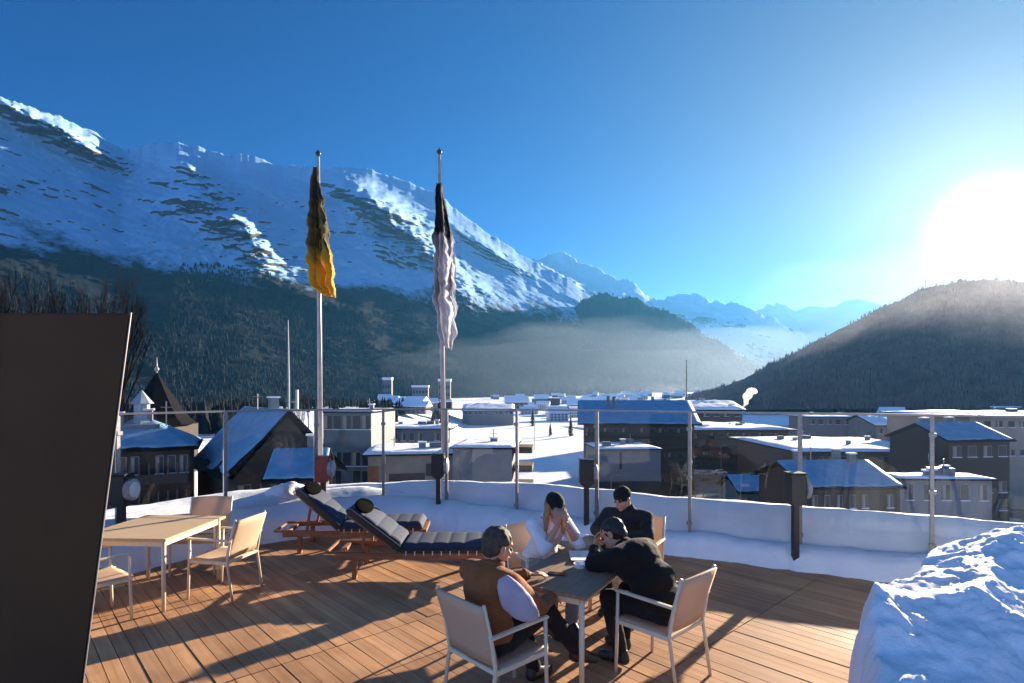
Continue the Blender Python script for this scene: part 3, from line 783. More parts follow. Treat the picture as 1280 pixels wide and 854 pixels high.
# man at the far end
J = dict(base, waist=(0, -.01, .70), chest=(0, .06, .86), neck=(0, .10, 1.0), head=(0.02, .165, 1.115), look=(.30, .9, -.30),
         sh_l=(-.20, .08, .93), sh_r=(.20, .08, .93), el_l=(-.28, .26, .79), wr_l=(-.13, .44, .80), el_r=(.27, .28, .79), wr_r=(.10, .46, .80),
         hand_l=((.7, .6, -.02), (0, 0, -1), 1, (.25, .3, .35, .4)), hand_r=((-.7, .6, -.02), (0, 0, -1), -1, (.25, .3, .35, .4)),
         kn_l=(-.13, .41, .53), kn_r=(.13, .41, .53), an_l=(-.12, .36, .09), an_r=(.12, .34, .09))
person(SC, FC, J, 'person in a charcoal jacket and dark cap at the far end of the table', None, 'dark_jacket', 'dark_trousers', 'wool_cap', seed=4, cap=True)
# cigarette in the hunched man's hand
ML = Matrix.Rotation(rot_of(*FD), 3, 'Z')
cp = Vector((SD[0], SD[1], 0))+ML @ Vector((-.045, .685, .965)); d = ML @ Vector((-.55, .55, -.05))
cg = MB().tube([cp, cp+d.normalized()*.085], .0075, 10).build('cigarette', M['paper'], smooth=True); tag(cg, 'white cigarette held in front of the hunched man', 'cigarette')
# ------------------------------------------------------------------ the valley
def gz(x, y):
    z = -22.0
    r = max(y, 0)
    z += .0165*max(0, r-420)-.0000012*max(0, r-420)**2*.0
    z += 13*smooth01((-x-30)/40)*smooth01((y-40)/50)*smooth01((900-y)/500)     # bank at the left
    z += 6*smooth01((x-190)/200)*smooth01((y-60)/100)
    z += 1.2*fbm(x*.006, y*.006, 3, 4)*smooth01((y-90)/120)
    return min(z, 25)
def ground():
    vs, fs = [], []
    xs = sorted(set([round(s*20*(1.18**k-1), 2) for k in range(34) for s in (-1, 1)])); xs = [x for x in xs if -4800 < x < 4800]
    ys = [-900, -500, -250, -120, -60, -25, 0]+[12*1.055**k for k in range(1, 122)]
    for y in ys:
        for x in xs: vs.append((x, y, gz(x, y)))
    n = len(xs)
    for j in range(len(ys)-1):
        for i in range(n-1): fs.append((j*n+i, j*n+i+1, (j+1)*n+i+1, (j+1)*n+i))
    m, nt, b = nodes('snowy valley ground')
    a = noise_tex(nt, .012, 8, .65); tc = N(nt, 'ShaderNodeTexCoord')
    c = ramp(nt, a, [(.40, (.86, .88, .92)), (.58, (.80, .83, .88)), (.66, (.45, .45, .46))])
    nt.links.new(c, b.inputs['Base Color']); b.inputs['Roughness'].default_value = .9; b.inputs['Specular IOR Level'].default_value = .1
    bump(nt, b, noise_tex(nt, .15, 6), .3, .4)
    o = MB().add(vs, fs).build('ground', m, smooth=True, fix=False); tag(o, kind='structure')
ground()
def strip(name, pts, w, m, dz):
    vs, fs = [], []; P = crom(pts, 8)
    for i, p in enumerate(P):
        d = (P[min(i+1, len(P)-1)]-P[max(i-1, 0)]).normalized(); n = Vector((-d.y, d.x, 0))
        for k in range(5):
            q = p+n*w*(k/4-.5); vs.append((q.x, q.y, gz(q.x, q.y)+dz))
    for i in range(len(P)-1):
        for k in range(4): fs.append((i*5+k, i*5+k+1, (i+1)*5+k+1, (i+1)*5+k))
    o = MB().add(vs, fs).build(name, m, smooth=True); tag(o, kind='structure'); return o
M['asphalt'] = mat('wet asphalt', (.07, .07, .075), (.05, .05, .052), .3, .5, 0, .2, .02, 3)
strip('road', [(-10, 118), (30, 130), (62, 150), (100, 165), (170, 175), (300, 200)], 16, M['asphalt'], .10)
strip('side_road', [(66, 152), (70, 190), (72, 240), (60, 330), (40, 420)], 8, M['asphalt'], .12)

def street_sheet():
    m, nt, b = nodes('slushy streets')
    n = noise_tex(nt, .07, 8, .68); n2 = noise_tex(nt, .5, 6, .7)
    ad = N(nt, 'ShaderNodeMath', operation='MULTIPLY_ADD'); ad.inputs[1].default_value = .35; nt.links.new(n2, ad.inputs[0]); nt.links.new(n, ad.inputs[2])
    nt.links.new(ramp(nt, ad.outputs[0], [(.55, (.05, .05, .053)), (.68, (.11, .11, .115)), (.76, (.5, .52, .56)), (.9, (.78, .8, .84))]), b.inputs['Base Color'])
    b.inputs['Roughness'].default_value = .7; b.inputs['Specular IOR Level'].default_value = .2
    for nm, p0, p1, y0, y1 in (('streets', 738, 1500, 70, 430), ('yard', 286, 452, 60, 175)):
        vs, fs = [], []; nu, nv = 60, 40
        for j in range(nv+1):
            Y = y0*(y1/y0)**(j/nv)
            for i in range(nu+1):
                x = (p0+(p1-p0)*i/nu-CX)/F*Y; x += 4*fbm(Y*.03, i*.0, 2) if i in (0, nu) else 0
                vs.append((x, Y, gz(x, Y)+.05))
        for j in range(nv):
            for i in range(nu): a = j*(nu+1)+i; fs.append((a, a+1, a+nu+2, a+nu+1))
        o = MB().add(vs, fs).build(nm, m, smooth=True); tag(o, kind='structure')
street_sheet()
# mountains ---------------------------------------------------------------
def mount_mat(name, rock, fz, snow=(.66, .78, .92), forest=(.012, .017, .020), fw=90, rocky=.5, sc=.004):
    m, nt, b = nodes(name)
    tc = N(nt, 'ShaderNodeTexCoord'); sx = N(nt, 'ShaderNodeSeparateXYZ'); nt.links.new(tc.outputs['Object'], sx.inputs[0])
    geo = N(nt, 'ShaderNodeNewGeometry'); sn = N(nt, 'ShaderNodeSeparateXYZ'); nt.links.new(geo.outputs['Normal'], sn.inputs[0])
    n = noise_tex(nt, sc, 12, .72); n2 = noise_tex(nt, sc*4.5, 10, .75); n3 = noise_tex(nt, sc*16, 8, .8)
    # rock shows through on the steep parts
    ad = N(nt, 'ShaderNodeMath', operation='MULTIPLY_ADD'); ad.inputs[1].default_value = -.75; nt.links.new(sn.outputs[2], ad.inputs[0]); nt.links.new(n3, ad.inputs[2])
    rk = N(nt, 'ShaderNodeMapRange'); rk.inputs[1].default_value = rocky-.53; rk.inputs[2].default_value = rocky-.46; nt.links.new(ad.outputs[0], rk.inputs[0])
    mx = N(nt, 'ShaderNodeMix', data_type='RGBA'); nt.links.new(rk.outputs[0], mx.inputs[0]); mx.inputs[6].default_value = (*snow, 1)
    nt.links.new(ramp(nt, n2, [(.3, tuple(v*.6 for v in rock)), (.7, rock)]), mx.inputs[7])
    # forest below the tree line
    z = N(nt, 'ShaderNodeMath', operation='MULTIPLY_ADD'); z.inputs[1].default_value = -fw*6.0
    nt.links.new(n, z.inputs[0]); nt.links.new(sx.outputs[2], z.inputs[2])
    fr = N(nt, 'ShaderNodeMapRange'); fr.inputs[1].default_value = fz-fw*3-fw*.35; fr.inputs[2].default_value = fz-fw*3+fw*.35; fr.inputs[3].default_value = 1; fr.inputs[4].default_value = 0
    nt.links.new(z.outputs[0], fr.inputs[0])
    m2 = N(nt, 'ShaderNodeMix', data_type='RGBA'); nt.links.new(fr.outputs[0], m2.inputs[0]); nt.links.new(mx.outputs[2], m2.inputs[6])
    nt.links.new(ramp(nt, n2, [(.35, tuple(v*.6 for v in forest)), (.65, forest)]), m2.inputs[7])
    nt.links.new(m2.outputs[2], b.inputs['Base Color']); b.inputs['Roughness'].default_value = .95; b.inputs['Specular IOR Level'].default_value = .05
    bump(nt, b, n2, .5, 12.0)
    return m
def relief(name, crest, x0, x1, nx, ny, foot, yf, yc, m, rough=1.0, patches=(), seed=0.0, jag=3.0, tex=220.0, pw=1.0):
    vs, fs = [], []; grid = []
    back = 5
    for i in range(nx+1):
        px = x0+(x1-x0)*i/nx
        cy = interp(crest, px)
        jg = jag*fbm(px*.045+seed, 1.7, seed, 6)+jag*.35*fbm(px*.25+seed, 3.1, seed, 3)
        Yf, Yc = interp(yf, px), interp(yc, px); col = []
        for j in range(ny+1):
            t = j/ny; py = foot+(cy-foot)*t**pw+jg*t**14
            Y = Yf+(Yc-Yf)*t
            w = min(1, t*6)
            p = at(px, py, Y)
            a = noise.ridged_multi_fractal(Vector((p.x/tex/3+seed, p.y/tex/4, p.z/tex/2.6)), .9, 2.1, 7, 1.0, 2.0)
            c = fbm(p.x/tex*.9+seed, p.y/tex*.6, p.z/tex*1.4, 8, .6)
            d = rough*w*(-(a-1.2)*.16+c*.16)*tex*(.12+.88*min(1, (1-t)*5))
            for (ux, uy, sx, sy, an, A) in patches:
                X, Z = px-ux, py-uy; ca, sa = math.cos(an), math.sin(an)
                u, v = (X*ca+Z*sa)/sx, (-X*sa+Z*ca)/sy
                if abs(u) < 3 and abs(v) < 3:
                    # the bench falls back to the right and along its length: it turns to the sun
                    hf = noise.fractal(Vector((p.x/26, p.y/60, p.z/20)), .7, 2.1, 4)
                    h2 = noise.fractal(Vector((p.x/90, p.y/160, p.z/70)), .8, 2.1, 4)
                    A_ = A*Y/2600
                    # a spur pushing out of the face: its right flank turns to the sun
                    uu = ((X+.75*sx)*ca+Z*sa)/sx
                    d -= A_*.42*math.exp(-uu*uu-v*v)*(1+.5*h2)
                    d += hf*20*math.exp(-u*u*.7-v*v*.6)
            q = at(px, py, Y+d); col.append(q)
        for k in range(1, back+1): 
            q = at(px, cy+jg, Yc); col.append(Vector((q.x*(1+.12*k), q.y*(1+.12*k), q.z-(q.z+60)*(k/back)**.9)))
        grid.append(col)
    m_ = len(grid[0])
    for col in grid: vs += col
    for i in range(nx):
        for j in range(m_-1): fs.append((i*m_+j, (i+1)*m_+j, (i+1)*m_+j+1, i*m_+j+1))
    o = MB().add(vs, fs).build(name, m, smooth=False, fix=False); o.data.shade_smooth()
    tag(o, kind='structure'); return grid
big = [(-260, 100), (-120, 108), (0, 121), (60, 143), (110, 160), (150, 184), (185, 181), (225, 178), (270, 191), (320, 197), (350, 205), (400, 209), (455, 208), (490, 222), (545, 241), (570, 263), (610, 290), (660, 323), (700, 345), (760, 385), (830, 425), (900, 452), (960, 475)]
PT = [(80, 168, 90, 12, .46, 420), (120, 190, 40, 10, .5, 300), (298, 278, 58, 26, .60, 640), (335, 325, 45, 22, .8, 520), (265, 225, 34, 9, .45, 300), (500, 272, 60, 16, .55, 420), (530, 305, 55, 16, .6, 420), (585, 370, 45, 18, .75, 420), (500, 320, 35, 14, .6, 300), (12, 232, 22, 7, .2, 240), (640, 330, 60, 8, .55, 240), (470, 258, 40, 8, .45, 200), (430, 385, 60, 7, .35, 200), (390, 375, 50, 6, .4, 200)]
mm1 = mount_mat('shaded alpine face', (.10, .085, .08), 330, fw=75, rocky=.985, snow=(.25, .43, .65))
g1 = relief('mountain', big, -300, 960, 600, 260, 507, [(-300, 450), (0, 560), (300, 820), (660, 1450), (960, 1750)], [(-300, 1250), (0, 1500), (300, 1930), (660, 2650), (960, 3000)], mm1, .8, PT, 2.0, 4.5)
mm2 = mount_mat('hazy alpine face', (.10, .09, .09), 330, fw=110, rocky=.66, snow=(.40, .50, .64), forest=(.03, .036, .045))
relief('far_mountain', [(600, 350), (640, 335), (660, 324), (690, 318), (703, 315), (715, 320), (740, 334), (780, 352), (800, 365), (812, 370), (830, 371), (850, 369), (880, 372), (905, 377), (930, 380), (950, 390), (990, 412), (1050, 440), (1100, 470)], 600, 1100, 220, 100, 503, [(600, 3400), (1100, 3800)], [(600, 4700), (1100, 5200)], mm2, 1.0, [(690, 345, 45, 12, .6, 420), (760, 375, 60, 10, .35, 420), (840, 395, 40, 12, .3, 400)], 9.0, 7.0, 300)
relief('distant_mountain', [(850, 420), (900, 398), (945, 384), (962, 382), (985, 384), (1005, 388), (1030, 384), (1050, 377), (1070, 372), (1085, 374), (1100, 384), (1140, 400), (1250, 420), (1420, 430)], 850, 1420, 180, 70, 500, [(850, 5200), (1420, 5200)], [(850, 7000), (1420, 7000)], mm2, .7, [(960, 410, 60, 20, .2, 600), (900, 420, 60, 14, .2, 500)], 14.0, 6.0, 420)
mm3 = mount_mat('wooded hill', (.12, .10, .09), 400, forest=(.22, .135, .11), snow=(.7, .74, .8), fw=130, rocky=.5, sc=.009)
hill = [(860, 497), (905, 484), (940, 469), (960, 456), (990, 443), (1020, 426), (1060, 407), (1100, 386), (1130, 373), (1150, 362), (1175, 357), (1200, 352), (1240, 350), (1280, 352), (1340, 356), (1420, 340), (1600, 330), (1800, 360)]
g2 = relief('wooded_hill', hill, 860, 1800, 240, 110, 512, [(860, 620), (1000, 520), (1300, 420), (1800, 350)], [(860, 900), (1100, 900), (1300, 860), (1800, 800)], mm3, .5, [], 21.0, 2.0, 60)

# forests: one mass each, thousands of small conifers
def forest(name, pts, hmin, hmax, m, label=None, seg=5):
    mb = MB()
    for p in pts:
        h = random.uniform(hmin, hmax); r = h*random.uniform(.16, .25); a0 = random.random()*6
        for (z0, z1, k) in ((.08, .6, 1.0), (.35, .82, .72), (.6, 1.0, .45)):
            vs = [p+Vector((math.cos(a0+2*PI*i/seg)*r*k*random.uniform(.75, 1.25), math.sin(a0+2*PI*i/seg)*r*k*random.uniform(.75, 1.25), h*z0+random.uniform(-.03, .03)*h)) for i in range(seg)]+[p+Vector((random.uniform(-.03, .03)*h, 0, h*z1))]
            mb.add(vs, [(i, (i+1) % seg, seg) for i in range(seg)])
    o = mb.build(name, m, fix=False); tag(o, label, None, None, 'stuff'); return o
def pick(grid, cond, n, ny):
    out = []; nx = len(grid)-1; tries = 0
    while len(out) < n and tries < n*30:
        tries += 1
        i, j = random.random()*nx, random.random()*ny
        a, b = int(i), int(j)
        if a >= nx or b >= ny: continue
        u, v = i-a, j-b
        p = grid[a][b]*(1-u)*(1-v)+grid[a+1][b]*u*(1-v)+grid[a][b+1]*(1-u)*v+grid[a+1][b+1]*u*v
        px, py = CX+p.x/p.y*F, HY-(p.z-CH)/p.y*F
        if cond(px, py, p): out.append(p)
    return out
tree_line = [(-300, 330), (0, 345), (60, 350), (150, 400), (200, 420), (225, 330), (270, 330), (330, 345), (400, 372), (450, 392), (500, 375), (560, 385), (640, 405), (700, 392), (760, 420), (830, 440), (960, 470)]
M['conifer_far'] = mat('far conifers', (.022, .028, .030), (.013, .017, .019), .05, .95, 0, 0, spec=.05)
def c1(px, py, p): return py > interp(tree_line, px)+10*fbm(px*.03, py*.05, 1) and -60 < px < 960 and fbm(px*.02, py*.03, 7) > -.45
forest('mountain_forest', pick(g1, c1, 15000, 260), 7, 14, M['conifer_far'])
M['hill_wood'] = mat('bare hill wood', (.26, .155, .125), (.16, .10, .085), .05, .95, 0, 0, spec=.05)
def c2(px, py, p): return px < 1420 and fbm(px*.02, py*.03, 4) > -.35
forest('hill_forest', pick(g2, c2, 13000, 110), 4, 8, M['hill_wood'])
wp = []
rw = random.Random(5)
while len(wp) < 2600:
    px, Y = rw.uniform(60, 560), rw.uniform(260, 760)
    if Y > 300+240*fbm(px*.02, 3.3, 1)+abs(px-420)*.3 or px < 300:
        x = (px-CX)/F*Y; wp.append(Vector((x, Y, gz(x, Y)-.3)))
while len(wp) < 3150:
    px, Y = rw.uniform(60, 330), rw.uniform(150, 300)
    x = (px-CX)/F*Y; wp.append(Vector((x, Y, gz(x, Y)-.3)))
forest('valley_wood', wp, 5, 10, M['conifer_far'])
# knoll of dark wood in the valley's middle distance, part of the far slopes
knoll = [(690, 430), (708, 392), (730, 374), (760, 368), (800, 376), (835, 390), (862, 406), (905, 430), (950, 458)]
g3 = relief('wooded_spur', knoll, 690, 950, 120, 60, 503, [(690, 1900), (950, 2100)], [(690, 2500), (950, 2600)], mount_mat('dark spur wood', (.1, .09, .08), 900, forest=(.013, .017, .020), fw=120, sc=.006), .8, [], 31.0, 5.0, 120)
forest('spur_forest', pick(g3, lambda px, py, p: True, 3500, 60), 9, 18, M['conifer_far'])
cross = empty('summit_cross', at(1157, 358, 905)); tag(cross, 'thin summit cross standing on the wooded hill crest', 'cross')
MB().bar((0, 0, -3), (0, 0, 11), .6, .6).build('upright', M['black'], cross)
MB().bar((-3.2, 0, 8), (3.2, 0, 8), .6, .6).build('crossbar', M['black'], cross)

# ------------------------------------------------------------------ buildings
M['brown_wall'] = mat('brown timber facade', (.11, .065, .04), (.07, .042, .027), .6, .8, 0, .3, .03, 4, (1, 1, 6))
M['dark_wall'] = mat('dark stained timber', (.05, .032, .022), (.03, .02, .015), .7, .8, 0, .3, .03, 5, (6, 6, 1))
M['beige_wall'] = mat('beige render', (.32, .26, .21), (.26, .21, .17), .5, .85, 0, .2, .02, 4)
M['grey_wall'] = mat('grey render', (.2, .19, .19), (.16, .155, .16), .5, .85, 0, .2, .02, 4)
M['white_wall'] = mat('white render', (.5, .5, .52), (.44, .44, .46), .5, .85, 0, .2, .02, 4)
M['slate_wall'] = mat('blue grey cladding', (.10, .13, .15), (.07, .09, .11), .5, .6, 0, .2, .02, 5)
M['window'] = mat('dark window glass', (.03, .04, .055), (.02, .025, .035), .4, .3, 0, 0, spec=.25)
M['frame'] = mat('window frame', (.24, .21, .18), None, 2, .6)
M['shaded_snow'] = mat('roof snow tinted blue for shade', (.17, .33, .47), (.12, .25, .37), .8, .7, 0, .3, .03, 5)  # snow on roofs turned from the sun, its blue shade put into the colour
M['slate_roof'] = mat('dark slate roof', (.014, .014, .017), (.009, .009, .011), 1.2, .95, 0, .4, .05, 6, (1, 1, 3), spec=.05)
M['wood_red'] = mat('red brown timber', (.30, .11, .05), (.22, .08, .04), 1, .7)
M['turret'] = mat('pale copper lantern', (.30, .36, .40), (.22, .27, .31), 2, .5)
def building(name, label, px0, px1, Y, top, depth, wall, rows, cols, rz=0, cat='building', group=None, roof='flat', overhang=.6, snow=.5, ridge=3.0, winh=.55, winw=.5, balc=False, base=None, rsnow='roof_snow', skip=6):
    """a facade seen between columns px0..px1 of the picture at distance Y, standing on the valley floor"""
    p0 = at(px0, top, Y); k1 = (px1-CX)/F; w = (k1*Y-p0.x)/(math.cos(rz)-k1*math.sin(rz))
    if roof == 'gable': pass
    zb = base if base is not None else min(gz(p0.x, Y), gz(p0.x+w, Y))-.3
    h = p0.z-zb
    r = empty(name, (p0.x, Y, zb), rz); tag(r, label, cat, group)
    MB().box((w/2, depth/2, h/2), (w, depth, h)).build('wall', M[wall], r)
    if roof == 'flat':
        mb = MB(); ov = overhang
        mb.box((w/2, depth/2, h+.12), (w+2*ov, depth+2*ov, .24)); mb.build('roof', M['slate_roof'], r)
        vs, fs = [], []; n = 14; nb = 8
        for j in range(nb+1):
            for i in range(n+1):
                x = -ov*.9+(w+1.8*ov)*i/n; y = -ov*.9+(depth+1.8*ov)*j/nb; e = min(i, n-i, j, nb-j)
                vs.append((x, y, h+.245+(snow*(.75+.5*fbm(x*.15+Y, y*.15, 2)) if e > 0 else .06)))
        for j in range(nb):
            for i in range(n): a = j*(n+1)+i; fs.append((a, a+1, a+n+2, a+n+1))
        sn = MB().add(vs, fs).build('roof_snow', M[rsnow], r, smooth=True, fix=False)
        so = sn.modifiers.new('t', 'SOLIDIFY'); so.thickness = .2
    elif roof in ('gable', 'gable_side', 'hip'):
        ov = overhang; t = .25
        for (nm, z, ex, m) in (('roof', 0, 0, 'slate_roof'), ('roof_snow', .27, -.15, rsnow)):
            x0_, x1_, y0_, y1_ = -ov-ex*0, w+ov, -ov, depth+ov
            if nm == 'roof_snow': x0_, x1_, y0_, y1_ = x0_+.12, x1_-.12, y0_+.12, y1_-.12
            zz = h+z; th = snow if nm == 'roof_snow' else t
            if roof == 'gable':       # ridge runs along the facade
                a = [(x0_, y0_, zz), (x1_, y0_, zz), (x1_, depth/2, zz+ridge), (x0_, depth/2, zz+ridge), (x0_, y1_, zz), (x1_, y1_, zz)]
                f = [(0, 1, 2, 3), (3, 2, 5, 4)]; tri = [(0, 3, 4), (1, 5, 2)]
            elif roof == 'gable_side':  # ridge runs away from us
                a = [(x0_, y0_, zz), (x0_, y1_, zz), (w/2, y1_, zz+ridge), (w/2, y0_, zz+ridge), (x1_, y0_, zz), (x1_, y1_, zz)]
                f = [(0, 3, 2, 1), (3, 4, 5, 2)]; tri = [(0, 4, 3), (1, 2, 5)]
            else:
                k = min(w, depth)*.42
                a = [(x0_, y0_, zz), (x1_, y0_, zz), (x1_, y1_, zz), (x0_, y1_, zz), (k, depth/2, zz+ridge), (w-k, depth/2, zz+ridge)]
                f = [(0, 1, 5, 4), (2, 3, 4, 5), (1, 2, 5), (3, 0, 4)]; tri = []
            if nm == 'roof':
                o = MB().add(a, f).build(nm, M[m], r, fix=False); so = o.modifiers.new('t', 'SOLIDIFY'); so.thickness = th; so.offset = 1
            else:
                sm = MB(); nx_, ny_ = 22, 9
                for q in f:
                    c = [Vector(a[i]) for i in q]; c4 = c if len(c) == 4 else [c[0], c[1], c[2], c[2]]
                    nrm_ = (c[1]-c[0]).cross(c[2]-c[0]).normalized(); nrm_ = nrm_ if nrm_.z > 0 else -nrm_
                    vs, fs = [], []
                    for lay in (0, 1):
                        for jj in range(ny_+1):
                            for ii in range(nx_+1):
                                u, v = ii/nx_, jj/ny_
                                p_ = (c4[0]*(1-u)+c4[1]*u)*(1-v)+(c4[3]*(1-u)+c4[2]*u)*v
                                e_ = 0 if min(ii, nx_-ii, jj) == 0 else 1
                                if jj == 0: p_ = p_+(c4[3]-c4[0]).normalized()*(.25+.35*fbm(p_.x*.5+Y, p_.y*.3, 7))
                                p_ = p_+nrm_*(-.05 if lay == 0 else (.08+e_*snow*(.75+.7*fbm(p_.x*.35+Y, p_.y*.35, 3))))
                                vs.append(p_)
                    k_ = (nx_+1)*(ny_+1)
                    for jj in range(ny_):
                        for ii in range(nx_):
                            t_ = jj*(nx_+1)+ii; fs += [(k_+t_, k_+t_+1, k_+t_+nx_+2, k_+t_+nx_+1), (t_+nx_+1, t_+nx_+2, t_+1, t_)]
                    for ii in range(nx_): fs.append((ii, ii+1, k_+ii+1, k_+ii))
                    for jj in range(ny_):
                        for ii in (0, nx_): t_ = jj*(nx_+1)+ii; fs.append((t_, t_+nx_+1, k_+t_+nx_+1, k_+t_))
                    sm.add(vs, fs)
                sm.build('shaded_roof_snow' if rsnow == 'shaded_snow' else nm, M[m], r, smooth=True)
            if nm == 'roof' and tri:
                b2 = [(0, 0, h), (w, 0, h), (w, depth/2, h+ridge*.93), (0, depth/2, h+ridge*.93), (0, depth, h), (w, depth, h)] if roof == 'gable' else [(0, 0, h), (0, depth, h), (w/2, depth, h+ridge*.93), (w/2, 0, h+ridge*.93), (w, 0, h), (w, depth, h)]
                for t3 in tri: MB().add([b2[i_] for i_ in t3], [(0, 1, 2)]).build('gable', M[wall], r, fix=False)
    rc = random.Random(int(px0*7+Y))
    for q in range(rc.choice((1, 2, 2, 3)) if w > 9 else 1):
        cx_, cy_ = w*rc.uniform(.15, .85), depth*rc.uniform(.3, .7); zt = h+(ridge if roof != 'flat' else 0)+rc.uniform(.9, 1.6); sz = rc.uniform(.6, 1.1)
        ch_ = MB().box((cx_, cy_, (h+zt)/2), (sz, sz*.8, zt-h)).build('chimney', M['grey_wall'], r)
        MB().box((cx_, cy_, zt+.1), (sz*1.3, sz*1.1, .2)).build('chimney_cap', M['roof_snow'], ch_)
    if w > 7:
        ax_ = w*rc.uniform(.2, .8); zt = h+(ridge if roof != 'flat' else 0)
        MB().tube([(ax_, depth*.5, zt-1), (ax_, depth*.5, zt+rc.uniform(1.8, 3.2))], .07, 5).bar((ax_-.6, depth*.5, zt+1.7), (ax_+.6, depth*.5, zt+1.7), .06, .06).build('aerial', M['metal'], r)
    if roof == 'flat' and w > 9:
        for q in range(rc.choice((1, 2, 3))):
            cx_, cy_ = w*rc.uniform(.1, .9), depth*rc.uniform(.25, .8)
            MB().box((cx_, cy_, h+.7), (rc.uniform(1, 2.4), rc.uniform(1, 2), 1.4)).build('roof_vent', M['slate_wall'], r)
    if rows:
        sh = 3.0; sw = w/cols
        for i in range(rows):
            zc = h-1.55-i*sh
            if zc < 1.2: break
            for c in range(cols):
                xc = sw*(c+.5)
                if skip and (i*7+c*5+i*c) % skip == 1: continue
                f = MB().box((xc, -.03, zc), (sw*winw+.16, .08, sh*winh+.16)).build('window', M['frame'], r)
                MB().box((xc, -.075, zc), (sw*winw, .03, sh*winh)).build('pane', M['window'], f)
                MB().box((xc, -.16, zc-sh*winh/2-.12), (sw*winw+.3, .24, .09)).build('sill', M['roof_snow'], f)
                if (i*5+c*2) % 4 == 0: MB().box((xc-sw*winw*.27, -.10, zc), (sw*winw*.42, .02, sh*winh*.96)).build('blind', M['beige_wall'], f)
            if balc:
                bl = MB(); bl.box((w/2, -.75, zc-1.1), (w*.94, 1.4, .16)).box((w/2, -1.4, zc-.62), (w*.94, .07, .95)); bl.build('balcony', M[balc], r)
    return r
def add(r, name, m, *boxes):
    mb = MB()
    for c, s in boxes: mb.box(c, s)
    return mb.build(name, M[m], r)
# church with its steep black roof, left
def church():
    p = at(196, 466, 95); zb = gz(p.x, 95)-.5
    r = empty('church', (p.x, 95, zb)); tag(r, 'church tower with a steep black pyramid roof and thin white finial', 'church')
    h = at(0, 530, 95).z-zb; H = p.z-zb
    MB().box((0, 0, h/2), (9, 9, h)).build('tower', M['dark_wall'], r)
    prof = [(0, 6.2), (.12, 4.9), (.5, 2.7), (1, .12)]
    vs, fs = [], []
    for t, q in prof:
        for k in range(8): vs.append((q*math.cos(PI/8+k*PI/4), q*math.sin(PI/8+k*PI/4), h+(H-h)*t))
    for j in range(3):
        for k in range(8): fs.append((j*8+k, j*8+(k+1) % 8, (j+1)*8+(k+1) % 8, (j+1)*8+k))
    fs += [tuple(reversed(range(8))), tuple(range(24, 32))]
    MB().add(vs, fs).build('spire', M['slate_roof'], r)
    MB().tube([(0, 0, H-.3), (0, 0, H+2.6)], [.16, .06], 6).ell((0, 0, H+.6), (.35, .35, .35)).build('finial', M['pole'], r, smooth=True)
    for s in (-1, 1): MB().box((s*2, -4.53, h-2), (1.2, .12, 2.2)).build('window', M['window'], r)
church()
# brown house with blue snow roof and little lantern turret
r = building('chalet', 'brown timber house with a shade-blue snowy hipped roof and small lantern turret, left', 95, 237, 58, 567, 11, 'dark_wall', 5, 9, R(27), 'house', None, 'hip', .9, .08, 2.9, .6, .55, balc=False, rsnow='shaded_snow')
k1 = (237-CX)/F; w = (k1*58-r.location.x)/(math.cos(R(27))-k1*math.sin(R(27))); h = at(0, 567, 58).z-r.location.z
cx = w*.5
d = MB().prism([(cx-1.5, 3.2), (cx+2.0, 3.2), (cx+2.0, 6.5), (cx-1.5, 6.5)], h+.8, h+2.7).build('dormer', M['slate_wall'], r)
tr = MB().tube([(cx, 5.5, h+2.5), (cx, 5.5, h+3.3), (cx, 5.5, h+3.35), (cx, 5.5, h+5.0), (cx, 5.5, h+5.05), (cx, 5.5, h+5.6), (cx, 5.5, h+6.6)], [1.5, .9, .8, .8, 1.25, .8, .05], 8).build('turret', M['turret'], r)
for q in range(3):
    add(r, 'balcony', 'dark_wall', ((w*.63, -.9, h-3.4-3*q), (w*.72, 1.6, .18)), ((w*.63, -1.65, h-2.9-3*q), (w*.72, .08, .95)))
    add(r, 'post', 'brown_wall', *[((w*.3+k*w*.085, -1.6, h-2.3-3*q), (.14, .14, 2.1)) for k in range(9)])
# steep roofed house seen from its eaves
r = building('steep_roof_house', 'dark gabled house with a steep shade-blue snow roof, left of the yellow flagpole', 291, 420, 60, 600, 15, 'dark_wall', 2, 5, R(42), 'house', None, 'gable_side', .9, .08, 7.2, .55, .5, rsnow='shaded_snow')
mast = empty('antenna_mast', at(361, 530, 82)); tag(mast, 'thin white antenna mast rising left of the yellow flag', 'mast')
MB().tube([(0, 0, -14), (0, 0, 6), (-.1, 0, 15.2)], [.22, .16, .05], 8).build('pole', M['pole'], mast)
MB().bar((1.2, 0, 2), (1.2, 0, 5), .35, .35).bar((.1, 0, 3.2), (1.2, 0, 3.2), .1, .1).build('antenna', M['pole'], mast)
building('timber_house', 'dark house with a red brown timber front behind the yellow flagpole', 338, 398, 52, 604, 9, 'brown_wall', 2, 4, R(12), 'house', None, 'gable', .7, .1, 2.4, rsnow='shaded_snow')
r = building('glass_house', 'teal glass fronted block right of the yellow flagpole', 404, 464, 92, 516, 14, 'slate_wall', 6, 5, R(-4), 'building', None, 'flat', .3, .3, winh=.72, winw=.8)
